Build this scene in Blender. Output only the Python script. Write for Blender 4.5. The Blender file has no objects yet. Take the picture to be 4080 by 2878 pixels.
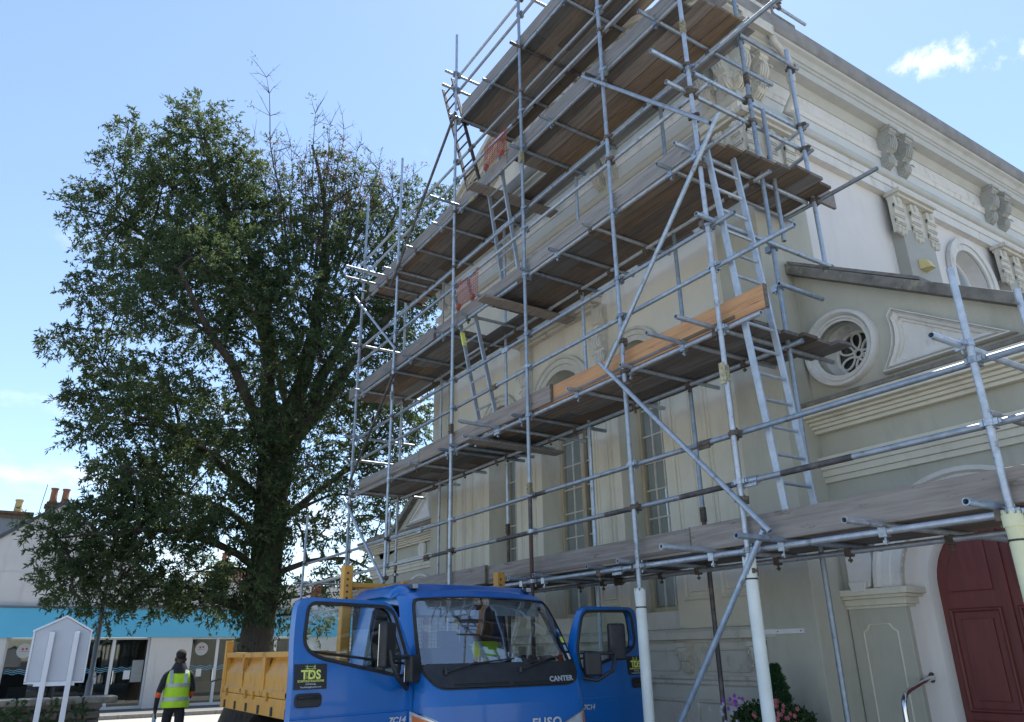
import bpy, bmesh, math, random
import numpy as np
from mathutils import Vector, Matrix

random.seed(7)
rng = np.random.default_rng(11)
scene = bpy.context.scene
col = scene.collection

# ---------------------------------------------------------------- camera
cam_d = bpy.data.cameras.new('camera')
cam = bpy.data.objects.new('camera', cam_d)
col.objects.link(cam)
scene.camera = cam
cam_d.sensor_fit = 'HORIZONTAL'
cam_d.sensor_width = 36.0
cam_d.lens = 26.505
cam_d.clip_start = 0.05
cam_d.clip_end = 3000
YAW, PITCH, ROLL = (math.radians(a) for a in (56.897, 21.05, -0.926))
fw = Vector((-math.sin(YAW) * math.cos(PITCH), math.cos(YAW) * math.cos(PITCH), math.sin(PITCH)))
rt = Vector((math.cos(YAW), math.sin(YAW), 0))
up = rt.cross(fw)
r2 = rt * math.cos(ROLL) + up * math.sin(ROLL)
u2 = -rt * math.sin(ROLL) + up * math.cos(ROLL)
cam.matrix_world = Matrix(((r2.x, u2.x, -fw.x, 0), (r2.y, u2.y, -fw.y, 0), (r2.z, u2.z, -fw.z, 1.68), (0, 0, 0, 1)))

# ---------------------------------------------------------------- light
SUN_EL, SUN_AZ = math.radians(61), math.radians(-37)      # azimuth from +Y towards +X
sun_d = bpy.data.lights.new('sun', 'SUN')
sun_d.energy = 5.0
sun_d.angle = math.radians(0.6)
sun_d.color = (1.0, 0.95, 0.86)
sun = bpy.data.objects.new('sun', sun_d)
col.objects.link(sun)
sdir = Vector((math.sin(SUN_AZ) * math.cos(SUN_EL), math.cos(SUN_AZ) * math.cos(SUN_EL), math.sin(SUN_EL)))
sun.rotation_euler = sdir.to_track_quat('Z', 'Y').to_euler()
sun.location = (0, 0, 60)

world = bpy.data.worlds.new('World')
scene.world = world
world.use_nodes = True
wn, wl = world.node_tree.nodes, world.node_tree.links
wn.clear()
wout = wn.new('ShaderNodeOutputWorld')
bg = wn.new('ShaderNodeBackground')
bg.inputs['Strength'].default_value = 0.12
sky = wn.new('ShaderNodeTexSky')
sky.sky_type = 'NISHITA'
sky.sun_disc = False
sky.sun_elevation = SUN_EL
sky.sun_rotation = SUN_AZ
sky.air_density = 1.0
sky.dust_density = 0.15
sky.ozone_density = 2.4
tc = wn.new('ShaderNodeTexCoord')
sep = wn.new('ShaderNodeSeparateXYZ')
wl.new(tc.outputs['Generated'], sep.inputs[0])


def wmath(op, a, b=None, c=None, clamp=False):
    n = wn.new('ShaderNodeMath')
    n.operation = op
    n.use_clamp = clamp
    for i, s in enumerate((a, b, c)):
        if s is None:
            continue
        if isinstance(s, (int, float)):
            n.inputs[i].default_value = s
        else:
            wl.new(s, n.inputs[i])
    return n.outputs[0]


def wramp(src, a, b):
    n = wn.new('ShaderNodeMapRange')
    n.interpolation_type = 'SMOOTHSTEP'
    wl.new(src, n.inputs[0])
    n.inputs[1].default_value = a
    n.inputs[2].default_value = b
    return n.outputs[0]


# scattered fair-weather cloud: a noise field on a flat cloud deck, thicker towards the horizon
zc = wmath('MAXIMUM', sep.outputs['Z'], 0.03)
comb = wn.new('ShaderNodeCombineXYZ')
wl.new(wmath('DIVIDE', sep.outputs['X'], wmath('ADD', zc, 0.12)), comb.inputs[0])
wl.new(wmath('DIVIDE', sep.outputs['Y'], wmath('ADD', zc, 0.12)), comb.inputs[1])
nz = wn.new('ShaderNodeTexNoise')
nz.inputs['Scale'].default_value = 1.5
nz.inputs['Detail'].default_value = 7
nz.inputs['Roughness'].default_value = 0.6
wl.new(comb.outputs[0], nz.inputs['Vector'])
low = wramp(sep.outputs['Z'], 0.48, 0.05)
cl = wramp(wmath('ADD', nz.outputs['Fac'], wmath('MULTIPLY', low, 0.16)), 0.60, 0.78)
# one ragged wisp high over the church roof
wdir = Vector((-0.293, 0.748, 0.595)).normalized()
ax1 = wdir.cross(Vector((0, 0, 1))).normalized()
ax2 = ax1.cross(wdir).normalized()
tilt = math.radians(-16)
ax1, ax2 = ax1 * math.cos(tilt) + ax2 * math.sin(tilt), ax2 * math.cos(tilt) - ax1 * math.sin(tilt)


def wdot(v):
    n = wn.new('ShaderNodeVectorMath')
    n.operation = 'DOT_PRODUCT'
    wl.new(tc.outputs['Generated'], n.inputs[0])
    n.inputs[1].default_value = v
    return n.outputs['Value']


nz2 = wn.new('ShaderNodeTexNoise')
nz2.inputs['Scale'].default_value = 26
nz2.inputs['Detail'].default_value = 8
nz2.inputs['Roughness'].default_value = 0.65
wl.new(tc.outputs['Generated'], nz2.inputs['Vector'])
e1 = wmath('POWER', wmath('DIVIDE', wdot(ax1), 0.098), 2.0)
e2 = wmath('POWER', wmath('DIVIDE', wdot(ax2), 0.020), 2.0)
rad = wmath('SQRT', wmath('ADD', e1, e2))
wisp = wmath('SUBTRACT', wmath('MULTIPLY_ADD', nz2.outputs['Fac'], 3.6, -0.95), rad)
front = wramp(wdot(wdir), 0.5, 0.9)
wisp = wmath('MULTIPLY', wramp(wisp, 0.0, 1.15), front)
cmask = wmath('MAXIMUM', wmath('MULTIPLY', cl, 0.4), wmath('MULTIPLY', wisp, 0.9), clamp=True)
mixc = wn.new('ShaderNodeMix')
mixc.data_type = 'RGBA'
wl.new(cmask, mixc.inputs['Factor'])
veil = wn.new('ShaderNodeMix')           # thin high haze over the whole sky
veil.data_type = 'RGBA'
veil.inputs['Factor'].default_value = 0.14
wl.new(sky.outputs[0], veil.inputs['A'])
veil.inputs['B'].default_value = (3.2, 4.2, 6.0, 1)
wl.new(veil.outputs['Result'], mixc.inputs['A'])
mixc.inputs['B'].default_value = (6.6, 6.8, 7.2, 1)
wl.new(mixc.outputs['Result'], bg.inputs['Color'])
wl.new(bg.outputs[0], wout.inputs['Surface'])

vs = scene.view_settings
vs.view_transform = 'Standard'
vs.look = 'None'
vs.gamma = 1
vs.use_curve_mapping = False
vs.exposure = 1.05

# ---------------------------------------------------------------- materials
MATS = {}


def mk(name, c1, c2=None, rough=0.7, metal=0.0, ns=6.0, st=(1, 1, 1), bump=0.0, lo=0.35, hi=0.7, rnd=0.0, coat=0.0,
       fine=0.0, spec=0.5, grime=None, gst=(1, 1, 0.12), gs=2.2, glo=0.52, ghi=0.75, hue=0.0):
    """principled surface: two tones of noise, optional streaky grime, per-object value jitter, bump"""
    m = bpy.data.materials.new(name)
    m.use_nodes = True
    N, L = m.node_tree.nodes, m.node_tree.links
    b = N['Principled BSDF']
    b.inputs['Roughness'].default_value = rough
    b.inputs['Metallic'].default_value = metal
    b.inputs['Specular IOR Level'].default_value = spec
    if coat:
        b.inputs['Coat Weight'].default_value = coat
        b.inputs['Coat Roughness'].default_value = 0.06
    t = N.new('ShaderNodeTexCoord')
    mp = N.new('ShaderNodeMapping')
    mp.inputs['Scale'].default_value = st
    L.new(t.outputs['Object'], mp.inputs[0])
    n = N.new('ShaderNodeTexNoise')
    n.inputs['Scale'].default_value = ns
    n.inputs['Detail'].default_value = 6
    n.inputs['Roughness'].default_value = 0.62
    oi = N.new('ShaderNodeObjectInfo')
    if rnd or hue:
        ad = N.new('ShaderNodeVectorMath')
        ad.operation = 'ADD'
        sc_ = N.new('ShaderNodeMath')
        sc_.operation = 'MULTIPLY'
        sc_.inputs[1].default_value = 37.0
        L.new(oi.outputs['Random'], sc_.inputs[0])
        L.new(mp.outputs[0], ad.inputs[0])
        L.new(sc_.outputs[0], ad.inputs[1])
        L.new(ad.outputs[0], n.inputs['Vector'])
    else:
        L.new(mp.outputs[0], n.inputs['Vector'])
    mr = N.new('ShaderNodeMapRange')
    mr.inputs[1].default_value = lo
    mr.inputs[2].default_value = hi
    L.new(n.outputs['Fac'], mr.inputs[0])
    mx = N.new('ShaderNodeMix')
    mx.data_type = 'RGBA'
    L.new(mr.outputs[0], mx.inputs['Factor'])
    mx.inputs['A'].default_value = (*c1, 1)
    mx.inputs['B'].default_value = (*(c2 or c1), 1)
    out = mx.outputs['Result']
    if grime:
        mp2 = N.new('ShaderNodeMapping')
        mp2.inputs['Scale'].default_value = gst
        L.new(t.outputs['Object'], mp2.inputs[0])
        n2 = N.new('ShaderNodeTexNoise')
        n2.inputs['Scale'].default_value = gs
        n2.inputs['Detail'].default_value = 8
        n2.inputs['Roughness'].default_value = 0.7
        L.new(mp2.outputs[0], n2.inputs['Vector'])
        mr2 = N.new('ShaderNodeMapRange')
        mr2.inputs[1].default_value = glo
        mr2.inputs[2].default_value = ghi
        L.new(n2.outputs['Fac'], mr2.inputs[0])
        mx2 = N.new('ShaderNodeMix')
        mx2.data_type = 'RGBA'
        L.new(mr2.outputs[0], mx2.inputs['Factor'])
        L.new(out, mx2.inputs['A'])
        mx2.inputs['B'].default_value = (*grime, 1)
        out = mx2.outputs['Result']
    if rnd or hue:
        hs = N.new('ShaderNodeHueSaturation')
        mr3 = N.new('ShaderNodeMapRange')
        mr3.inputs[3].default_value = 1 - rnd
        mr3.inputs[4].default_value = 1 + rnd
        L.new(oi.outputs['Random'], mr3.inputs[0])
        L.new(mr3.outputs[0], hs.inputs['Value'])
        if hue:
            mr4 = N.new('ShaderNodeMapRange')
            mr4.inputs[3].default_value = 1 - hue
            mr4.inputs[4].default_value = 1 + hue
            fr = N.new('ShaderNodeMath')
            fr.operation = 'FRACT'
            mu = N.new('ShaderNodeMath')
            mu.operation = 'MULTIPLY'
            mu.inputs[1].default_value = 7.31
            L.new(oi.outputs['Random'], mu.inputs[0])
            L.new(mu.outputs[0], fr.inputs[0])
            L.new(fr.outputs[0], mr4.inputs[0])
            L.new(mr4.outputs[0], hs.inputs['Saturation'])
        L.new(out, hs.inputs['Color'])
        out = hs.outputs['Color']
    L.new(out, b.inputs['Base Color'])
    if bump:
        bn = N.new('ShaderNodeBump')
        bn.inputs['Strength'].default_value = bump
        bn.inputs['Distance'].default_value = 0.02
        if fine:
            n3 = N.new('ShaderNodeTexNoise')
            n3.inputs['Scale'].default_value = fine
            n3.inputs['Detail'].default_value = 4
            L.new(mp.outputs[0], n3.inputs['Vector'])
            L.new(n3.outputs['Fac'], bn.inputs['Height'])
        else:
            L.new(n.outputs['Fac'], bn.inputs['Height'])
        L.new(bn.outputs[0], b.inputs['Normal'])
    MATS[name] = m
    return m


def glass(name, tint, rough=0.03, alpha=0.35, refl=(0.9, 0.93, 0.95)):
    """thin pane: part mirror, part clear"""
    m = bpy.data.materials.new(name)
    m.use_nodes = True
    N, L = m.node_tree.nodes, m.node_tree.links
    N.clear()
    o = N.new('ShaderNodeOutputMaterial')
    tr = N.new('ShaderNodeBsdfTransparent')
    tr.inputs[0].default_value = (*tint, 1)
    gl = N.new('ShaderNodeBsdfGlossy')
    gl.inputs['Roughness'].default_value = rough
    gl.inputs['Color'].default_value = (*refl, 1)
    fr = N.new('ShaderNodeFresnel')
    fr.inputs[0].default_value = 1.5
    ad = N.new('ShaderNodeMath')
    ad.operation = 'ADD'
    ad.use_clamp = True
    ad.inputs[1].default_value = alpha
    L.new(fr.outputs[0], ad.inputs[0])
    mx = N.new('ShaderNodeMixShader')
    L.new(ad.outputs[0], mx.inputs[0])
    L.new(tr.outputs[0], mx.inputs[1])
    L.new(gl.outputs[0], mx.inputs[2])
    L.new(mx.outputs[0], o.inputs['Surface'])
    MATS[name] = m
    return m


GR = (0.16, 0.155, 0.12)
mk('sage', (0.46, 0.445, 0.365), (0.40, 0.39, 0.32), 0.8, ns=1.6, bump=0.14, fine=70, grime=(0.24, 0.225, 0.17), gst=(1, 1, 0.22), gs=2.6, glo=0.50, ghi=1.0)
mk('cream', (0.66, 0.625, 0.51), (0.59, 0.555, 0.45), 0.8, ns=1.6, bump=0.12, fine=70, grime=(0.33, 0.30, 0.22), gst=(1, 1, 0.22), gs=2.6, glo=0.50, ghi=1.0)
mk('wall_light', (0.70, 0.66, 0.56), (0.63, 0.595, 0.50), 0.8, ns=1.4, bump=0.1, fine=70, grime=(0.40, 0.37, 0.29), gst=(1, 1, 0.22), gs=2.6, glo=0.50, ghi=1.0)
mk('wall_white', (0.68, 0.645, 0.60), (0.63, 0.60, 0.56), 0.8, ns=1.5, bump=0.1, fine=70, grime=(0.52, 0.49, 0.44), gst=(1, 1, 0.22), gs=2.6, glo=0.50, ghi=1.0)
mk('trim', (0.58, 0.55, 0.47), (0.50, 0.475, 0.40), 0.75, ns=5, bump=0.12, fine=60, grime=(0.20, 0.17, 0.12), gst=(1, 1, 0.35), gs=6, glo=0.56, ghi=0.80)
mk('trim_pale', (0.64, 0.62, 0.57), (0.57, 0.55, 0.50), 0.75, ns=5, bump=0.1, fine=60, grime=(0.30, 0.26, 0.20), gst=(1, 1, 0.4), gs=6, glo=0.56, ghi=0.82)
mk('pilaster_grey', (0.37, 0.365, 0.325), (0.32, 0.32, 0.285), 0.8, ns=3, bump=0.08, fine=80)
mk('cornice', (0.47, 0.465, 0.42), (0.42, 0.415, 0.37), 0.8, ns=4, bump=0.08, fine=60, grime=(0.22, 0.18, 0.13), gst=(0.5, 0.3, 1.2), gs=3, glo=0.60, ghi=0.85)
mk('frieze', (0.56, 0.575, 0.54), (0.52, 0.53, 0.50), 0.8, ns=3, bump=0.06, fine=70, grime=(0.33, 0.32, 0.28), gst=(0.5, 0.3, 1), gs=3, glo=0.62, ghi=0.9)
mk('coping', (0.22, 0.205, 0.18), (0.10, 0.095, 0.085), 0.9, ns=7, bump=0.3, grime=(0.3, 0.28, 0.2), gst=(1, 1, 1), gs=9, glo=0.55, ghi=0.7)
mk('slate', (0.09, 0.095, 0.11), (0.06, 0.065, 0.075), 0.6, ns=5, bump=0.2)
mk('gutter', (0.26, 0.25, 0.235), (0.17, 0.165, 0.155), 0.7, ns=4)  # darkened: shade on the slab's underside is put into this grey
mk('bar_paint', (0.60, 0.58, 0.50), (0.50, 0.47, 0.39), 0.6, ns=12)
mk('dark_room', (0.012, 0.013, 0.012), None, 0.9)  # near-black sheets behind the glazing stand in for unlit rooms
mk('window_wood', (0.50, 0.43, 0.30), (0.40, 0.34, 0.23), 0.65, ns=14, st=(1, 1, 0.2), bump=0.2, grime=(0.2, 0.17, 0.12), glo=0.55, ghi=0.75)
mk('oak_red', (0.165, 0.035, 0.029), (0.115, 0.025, 0.021), 0.5, ns=9, st=(2, 2, 0.25), bump=0.15)
mk('downpipe', (0.55, 0.52, 0.46), (0.45, 0.42, 0.36), 0.6, ns=6, grime=(0.25, 0.16, 0.1), glo=0.58, ghi=0.8)
mk('plastic_white', (0.72, 0.73, 0.72), (0.6, 0.61, 0.6), 0.5, ns=5)
mk('alarm_yellow', (0.62, 0.52, 0.22), (0.5, 0.42, 0.18), 0.5)
glass('pane_glass', (0.62, 0.68, 0.70), 0.04, 0.66, (0.78, 0.88, 0.98))
glass('screen_glass', (0.80, 0.88, 0.90), 0.01, 0.22)
glass('side_glass', (0.72, 0.80, 0.80), 0.01, 0.03)
glass('shop_glass', (0.55, 0.58, 0.58), 0.02, 0.04)
mk('galv', (0.43, 0.485, 0.54), (0.28, 0.325, 0.375), 0.50, 0.7, ns=14, lo=0.3, hi=0.72, rnd=0.24, hue=0.5, bump=0.08, grime=(0.12, 0.095, 0.075), gst=(1, 1, 1), gs=9, glo=0.57, ghi=0.72)
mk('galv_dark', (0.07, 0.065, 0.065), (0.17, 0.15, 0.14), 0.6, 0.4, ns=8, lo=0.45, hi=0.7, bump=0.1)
mk('rust_tube', (0.115, 0.055, 0.04), (0.075, 0.045, 0.038), 0.7, 0.2, ns=9, bump=0.15)
mk('coupler_zinc', (0.42, 0.47, 0.52), (0.25, 0.27, 0.29), 0.4, 0.8, ns=30, rnd=0.3)
mk('coupler_old', (0.17, 0.14, 0.11), (0.07, 0.055, 0.045), 0.7, 0.4, ns=30, rnd=0.3)
mk('coupler_yellow', (0.42, 0.39, 0.25), (0.16, 0.13, 0.08), 0.6, 0.2, ns=28, rnd=0.2)
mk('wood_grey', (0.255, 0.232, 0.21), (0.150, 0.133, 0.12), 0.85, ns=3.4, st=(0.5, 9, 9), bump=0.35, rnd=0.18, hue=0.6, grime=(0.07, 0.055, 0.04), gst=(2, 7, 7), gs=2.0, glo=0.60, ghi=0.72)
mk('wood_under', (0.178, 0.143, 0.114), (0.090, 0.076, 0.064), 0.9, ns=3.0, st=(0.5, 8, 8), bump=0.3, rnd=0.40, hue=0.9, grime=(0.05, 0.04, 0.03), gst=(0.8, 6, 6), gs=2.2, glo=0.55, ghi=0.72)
mk('wood_new', (0.52, 0.285, 0.135), (0.36, 0.185, 0.085), 0.75, ns=3.2, st=(0.6, 10, 10), bump=0.25, grime=(0.12, 0.06, 0.03), gst=(1.5, 9, 9), gs=2.4, glo=0.62, ghi=0.7)
mk('foam', (0.70, 0.74, 0.70), (0.60, 0.64, 0.60), 0.8, ns=5, bump=0.05)
mk('foam_yellow', (0.68, 0.68, 0.44), (0.58, 0.58, 0.38), 0.85, ns=5)
mk('alu', (0.45, 0.50, 0.545), (0.34, 0.38, 0.42), 0.52, 0.6, ns=12, rnd=0.1)
mk('orange_net', (0.36, 0.085, 0.05), (0.25, 0.065, 0.04), 0.7, ns=10)
mk('truck_blue', (0.001, 0.120, 0.41), (0.001, 0.108, 0.365), 0.32, 0.0, ns=3, coat=0.35, grime=(0.03, 0.08, 0.18), gst=(1, 1, 1), gs=2.5, glo=0.6, ghi=1.1)
mk('black_plastic', (0.012, 0.013, 0.015), (0.025, 0.026, 0.028), 0.5, ns=10)
mk('rubber', (0.014, 0.014, 0.014), (0.03, 0.029, 0.027), 0.8, ns=15)
mk('cab_trim', (0.06, 0.062, 0.066), (0.045, 0.047, 0.05), 0.8, ns=8)
mk('cab_pale', (0.33, 0.36, 0.37), (0.28, 0.3, 0.31), 0.8, ns=8)
mk('truck_yellow', (0.52, 0.265, 0.035), (0.42, 0.21, 0.035), 0.5, ns=5, bump=0.1, grime=(0.11, 0.07, 0.035), gst=(1, 1, 0.5), gs=7, glo=0.58, ghi=0.70)
mk('chassis', (0.04, 0.038, 0.036), (0.075, 0.06, 0.05), 0.8, ns=10)
mk('lamp_lens', (0.6, 0.62, 0.64), (0.5, 0.52, 0.55), 0.12, 0.3, ns=20, coat=0.6)
mk('amber', (0.62, 0.16, 0.03), None, 0.25, coat=0.5)
mk('chrome', (0.7, 0.71, 0.73), (0.6, 0.6, 0.62), 0.18, 1.0, ns=8)
mk('letter_silver', (0.62, 0.65, 0.70), None, 0.35, 0.5)
mk('letter_lime', (0.70, 0.74, 0.16), None, 0.6)
mk('letter_white', (0.62, 0.63, 0.62), None, 0.6)
mk('decal_black', (0.010, 0.011, 0.014), None, 0.45)
mk('sticker_blue', (0.25, 0.45, 0.62), None, 0.5)
mk('sticker_lime', (0.55, 0.66, 0.12), None, 0.5)
mk('sticker_white', (0.7, 0.72, 0.72), None, 0.5)
mk('skin', (0.075, 0.040, 0.028), (0.06, 0.032, 0.023), 0.6)  # kept very dark: shade on the driver in the cab is in the colour
mk('cloth_black', (0.016, 0.017, 0.02), (0.03, 0.03, 0.034), 0.9, ns=20, bump=0.2)
mk('hivis', (0.50, 0.80, 0.03), (0.42, 0.70, 0.03), 0.8, ns=14, bump=0.3)
mk('hivis_orange', (0.85, 0.13, 0.03), None, 0.8)
mk('reflective', (0.42, 0.46, 0.46), (0.36, 0.4, 0.4), 0.4, 0.2)
mk('hair', (0.02, 0.016, 0.013), None, 0.9)
mk('bottle', (0.30, 0.42, 0.52), None, 0.2)
mk('bark', (0.075, 0.06, 0.046), (0.035, 0.029, 0.023), 0.95, ns=6, st=(2.5, 2.5, 0.5), bump=0.8)
mk('twig', (0.10, 0.085, 0.075), (0.06, 0.05, 0.045), 0.95, ns=6)
mk('render_white', (0.66, 0.635, 0.62), (0.60, 0.58, 0.57), 0.85, ns=1.5, bump=0.1, fine=40, grime=(0.42, 0.40, 0.38), glo=0.55, ghi=0.9)
mk('fascia_blue', (0.12, 0.50, 0.74), (0.105, 0.46, 0.70), 0.45, ns=1.5)
mk('fascia_trim', (0.17, 0.18, 0.20), None, 0.6)
mk('frame_white', (0.70, 0.71, 0.73), None, 0.45)
mk('wave_blue', (0.15, 0.42, 0.58), None, 0.5)
mk('paper', (0.72, 0.73, 0.74), None, 0.7)
mk('paper_grey', (0.50, 0.51, 0.52), None, 0.7)
mk('red_print', (0.5, 0.06, 0.05), None, 0.6)
mk('sign_grey', (0.54, 0.57, 0.62), (0.49, 0.52, 0.57), 0.55, ns=2)
mk('sign_white', (0.74, 0.76, 0.80), None, 0.5)
mk('lamp_post', (0.11, 0.13, 0.15), (0.09, 0.1, 0.12), 0.5, 0.2)
mk('rubble', (0.17, 0.145, 0.12), (0.09, 0.08, 0.07), 0.95, ns=7, bump=0.6, rnd=0.3)
mk('mortar', (0.15, 0.14, 0.125), (0.1, 0.095, 0.085), 0.95, ns=9, bump=0.3)
mk('brick_moss', (0.13, 0.085, 0.045), (0.07, 0.04, 0.028), 0.9, ns=5, bump=0.3)
mk('brick_red', (0.15, 0.07, 0.05), (0.10, 0.05, 0.036), 0.9, ns=14, bump=0.2)
mk('clay_pot', (0.34, 0.15, 0.085), (0.24, 0.10, 0.06), 0.85, ns=8)
mk('clay_buff', (0.46, 0.34, 0.16), None, 0.85)
mk('lead_grey', (0.16, 0.18, 0.20), None, 0.6)
mk('concrete', (0.44, 0.43, 0.41), (0.38, 0.37, 0.355), 0.9, ns=5, bump=0.15, grime=(0.2, 0.19, 0.18), gst=(1, 1, 1), gs=1.2)
mk('asphalt', (0.062, 0.062, 0.064), (0.045, 0.045, 0.046), 0.9, ns=60, bump=0.3)
mk('road', (0.33, 0.32, 0.30), (0.27, 0.26, 0.245), 0.9, ns=9, bump=0.2)
mk('paving', (0.14, 0.14, 0.14), (0.1, 0.1, 0.1), 0.9, ns=9, bump=0.2)
mk('kerb', (0.30, 0.28, 0.25), (0.2, 0.19, 0.17), 0.9, ns=12)
mk('petal_purple', (0.30, 0.045, 0.42), None, 0.7)
mk('petal_pink', (0.40, 0.11, 0.12), None, 0.7)
mk('petal_white', (0.45, 0.44, 0.48), None, 0.7)
mk('tub', (0.05, 0.045, 0.045), (0.035, 0.03, 0.03), 0.6)


def leafmat(name, c1, c2, trans):
    m = bpy.data.materials.new(name)
    m.use_nodes = True
    N, L = m.node_tree.nodes, m.node_tree.links
    b = N['Principled BSDF']
    b.inputs['Roughness'].default_value = 0.7
    b.inputs['Specular IOR Level'].default_value = 0.25
    o = N['Material Output']
    t = N.new('ShaderNodeTexCoord')
    n = N.new('ShaderNodeTexNoise')
    n.inputs['Scale'].default_value = 1.3
    n.inputs['Detail'].default_value = 9
    n.inputs['Roughness'].default_value = 0.8
    L.new(t.outputs['Object'], n.inputs['Vector'])
    mr = N.new('ShaderNodeMapRange')
    mr.inputs[1].default_value = 0.36
    mr.inputs[2].default_value = 0.64
    L.new(n.outputs['Fac'], mr.inputs[0])
    mx = N.new('ShaderNodeMix')
    mx.data_type = 'RGBA'
    mx.inputs['A'].default_value = (*c1, 1)
    mx.inputs['B'].default_value = (*c2, 1)
    L.new(mr.outputs[0], mx.inputs['Factor'])
    L.new(mx.outputs['Result'], b.inputs['Base Color'])
    tl = N.new('ShaderNodeBsdfTranslucent')
    tl.inputs['Color'].default_value = (*[min(1, c * 2.2) for c in c2], 1)
    ms = N.new('ShaderNodeMixShader')
    ms.inputs[0].default_value = trans
    L.new(b.outputs[0], ms.inputs[1])
    L.new(tl.outputs[0], ms.inputs[2])
    L.new(ms.outputs[0], o.inputs['Surface'])
    MATS[name] = m


leafmat('leaf', (0.030, 0.060, 0.032), (0.072, 0.098, 0.036), 0.30)
leafmat('leaf_brown', (0.085, 0.055, 0.022), (0.14, 0.075, 0.03), 0.25)
leafmat('leaf_ivy', (0.018, 0.045, 0.02), (0.05, 0.085, 0.024), 0.1)
leafmat('leaf_conifer', (0.018, 0.06, 0.025), (0.035, 0.095, 0.03), 0.1)


# ---------------------------------------------------------------- mesh helpers
class MB:
    def __init__(s):
        s.v, s.f = [], []

    def add(s, vs_, fs_):
        o = len(s.v)
        s.v += [tuple(p) for p in vs_]
        s.f += [tuple(i + o for i in f) for f in fs_]
        return s

    def box(s, x0, x1, y0, y1, z0, z1):
        return s.add([(x0, y0, z0), (x1, y0, z0), (x1, y1, z0), (x0, y1, z0), (x0, y0, z1), (x1, y0, z1), (x1, y1, z1), (x0, y1, z1)],
                     [(0, 3, 2, 1), (4, 5, 6, 7), (0, 1, 5, 4), (1, 2, 6, 5), (2, 3, 7, 6), (3, 0, 4, 7)])

    def obox(s, c, a, b, d):
        """oriented box: centre, three half-extent vectors"""
        c, a, b, d = Vector(c), Vector(a), Vector(b), Vector(d)
        ps = [c + a * i + b * j + d * k for k in (-1, 1) for i, j in ((-1, -1), (1, -1), (1, 1), (-1, 1))]
        fs = [(0, 3, 2, 1), (4, 5, 6, 7), (0, 1, 5, 4), (1, 2, 6, 5), (2, 3, 7, 6), (3, 0, 4, 7)]
        if a.cross(b).dot(d) < 0:
            fs = [f[::-1] for f in fs]
        return s.add(ps, fs)

    def tube(s, p, q, r, n=12, r2=None, hollow=True, wall=0.006, deep=0.10):
        p, q = Vector(p), Vector(q)
        d = (q - p)
        L = d.length
        d = d.normalized()
        a = d.orthogonal().normalized()
        b = d.cross(a)
        r2 = r if r2 is None else r2
        cs = [(math.cos(2 * math.pi * i / n), math.sin(2 * math.pi * i / n)) for i in range(n)]

        def ring(c, rr):
            return [c + (a * x + b * y) * rr for x, y in cs]
        if hollow:
            deep = min(deep, L * 0.4)
            rings = [ring(p + d * deep, r - wall), ring(p, r - wall), ring(p, r), ring(q, r2), ring(q, r2 - wall), ring(q - d * deep, r2 - wall)]
        else:
            rings = [ring(p, r), ring(q, r2)]
        vs_, fs_ = [], []
        for g in rings:
            vs_ += g
        for k in range(len(rings) - 1):
            for i in range(n):
                j = (i + 1) % n
                fs_.append((k * n + i, k * n + j, (k + 1) * n + j, (k + 1) * n + i))
        fs_.append(tuple(range(n))[::-1])
        o = (len(rings) - 1) * n
        fs_.append(tuple(o + i for i in range(n)))
        return s.add(vs_, fs_)

    def poly_tube(s, pts, r, n=8, closed=False, rads=None, flat=None):
        pts = [Vector(p) for p in pts]
        m = len(pts)
        vs_, fs_ = [], []
        prev = None
        for k, p in enumerate(pts):
            if closed:
                d = (pts[(k + 1) % m] - pts[k - 1]).normalized()
            else:
                d = (pts[min(k + 1, m - 1)] - pts[max(k - 1, 0)]).normalized()
            if prev is None:
                a = d.orthogonal().normalized()
            else:
                a = (prev - d * prev.dot(d)).normalized()
            prev = a
            b = d.cross(a)
            rr = rads[k] if rads else r
            for i in range(n):
                t = 2 * math.pi * i / n
                vs_.append(p + (a * math.cos(t) + b * math.sin(t)) * rr)
        for k in range(m if closed else m - 1):
            k2 = (k + 1) % m
            for i in range(n):
                j = (i + 1) % n
                fs_.append((k * n + i, k * n + j, k2 * n + j, k2 * n + i))
        if not closed:
            fs_.append(tuple(range(n))[::-1])
            fs_.append(tuple((m - 1) * n + i for i in range(n)))
        return s.add(vs_, fs_)

    def prism(s, poly, f0, f1):
        """poly of 2-D points, mapped by f0 and f1 to the two end faces"""
        n = len(poly)
        return s.add([f0(*p) for p in poly] + [f1(*p) for p in poly],
                     [tuple(range(n))[::-1], tuple(range(n, 2 * n))] + [(i, (i + 1) % n, n + (i + 1) % n, n + i) for i in range(n)])

    def loops(s, ls, closed=True, cap0=False, cap1=False):
        n = len(ls[0])
        vs_, fs_ = [], []
        for l in ls:
            vs_ += [tuple(p) for p in l]
        for k in range(len(ls) - 1):
            for i in range(n if closed else n - 1):
                j = (i + 1) % n
                fs_.append((k * n + i, k * n + j, (k + 1) * n + j, (k + 1) * n + i))
        if cap0:
            fs_.append(tuple(range(n))[::-1])
        if cap1:
            o = (len(ls) - 1) * n
            fs_.append(tuple(o + i for i in range(n)))
        return s.add(vs_, fs_)

    def grid(s, nu, nv, fn):
        vs_ = [tuple(fn(i / (nu - 1), j / (nv - 1))) for j in range(nv) for i in range(nu)]
        return s.add(vs_, [(j * nu + i, j * nu + i + 1, (j + 1) * nu + i + 1, (j + 1) * nu + i) for j in range(nv - 1) for i in range(nu - 1)])

    def lathe(s, c, prof, n=16, ax='z', sq=(1, 1)):
        c = Vector(c)
        ls = []
        for r, h in prof:
            ls.append([c + Vector((r * math.cos(2 * math.pi * i / n) * sq[0], r * math.sin(2 * math.pi * i / n) * sq[1], h)) for i in range(n)])
        return s.loops(ls, True, True, True)

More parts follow.
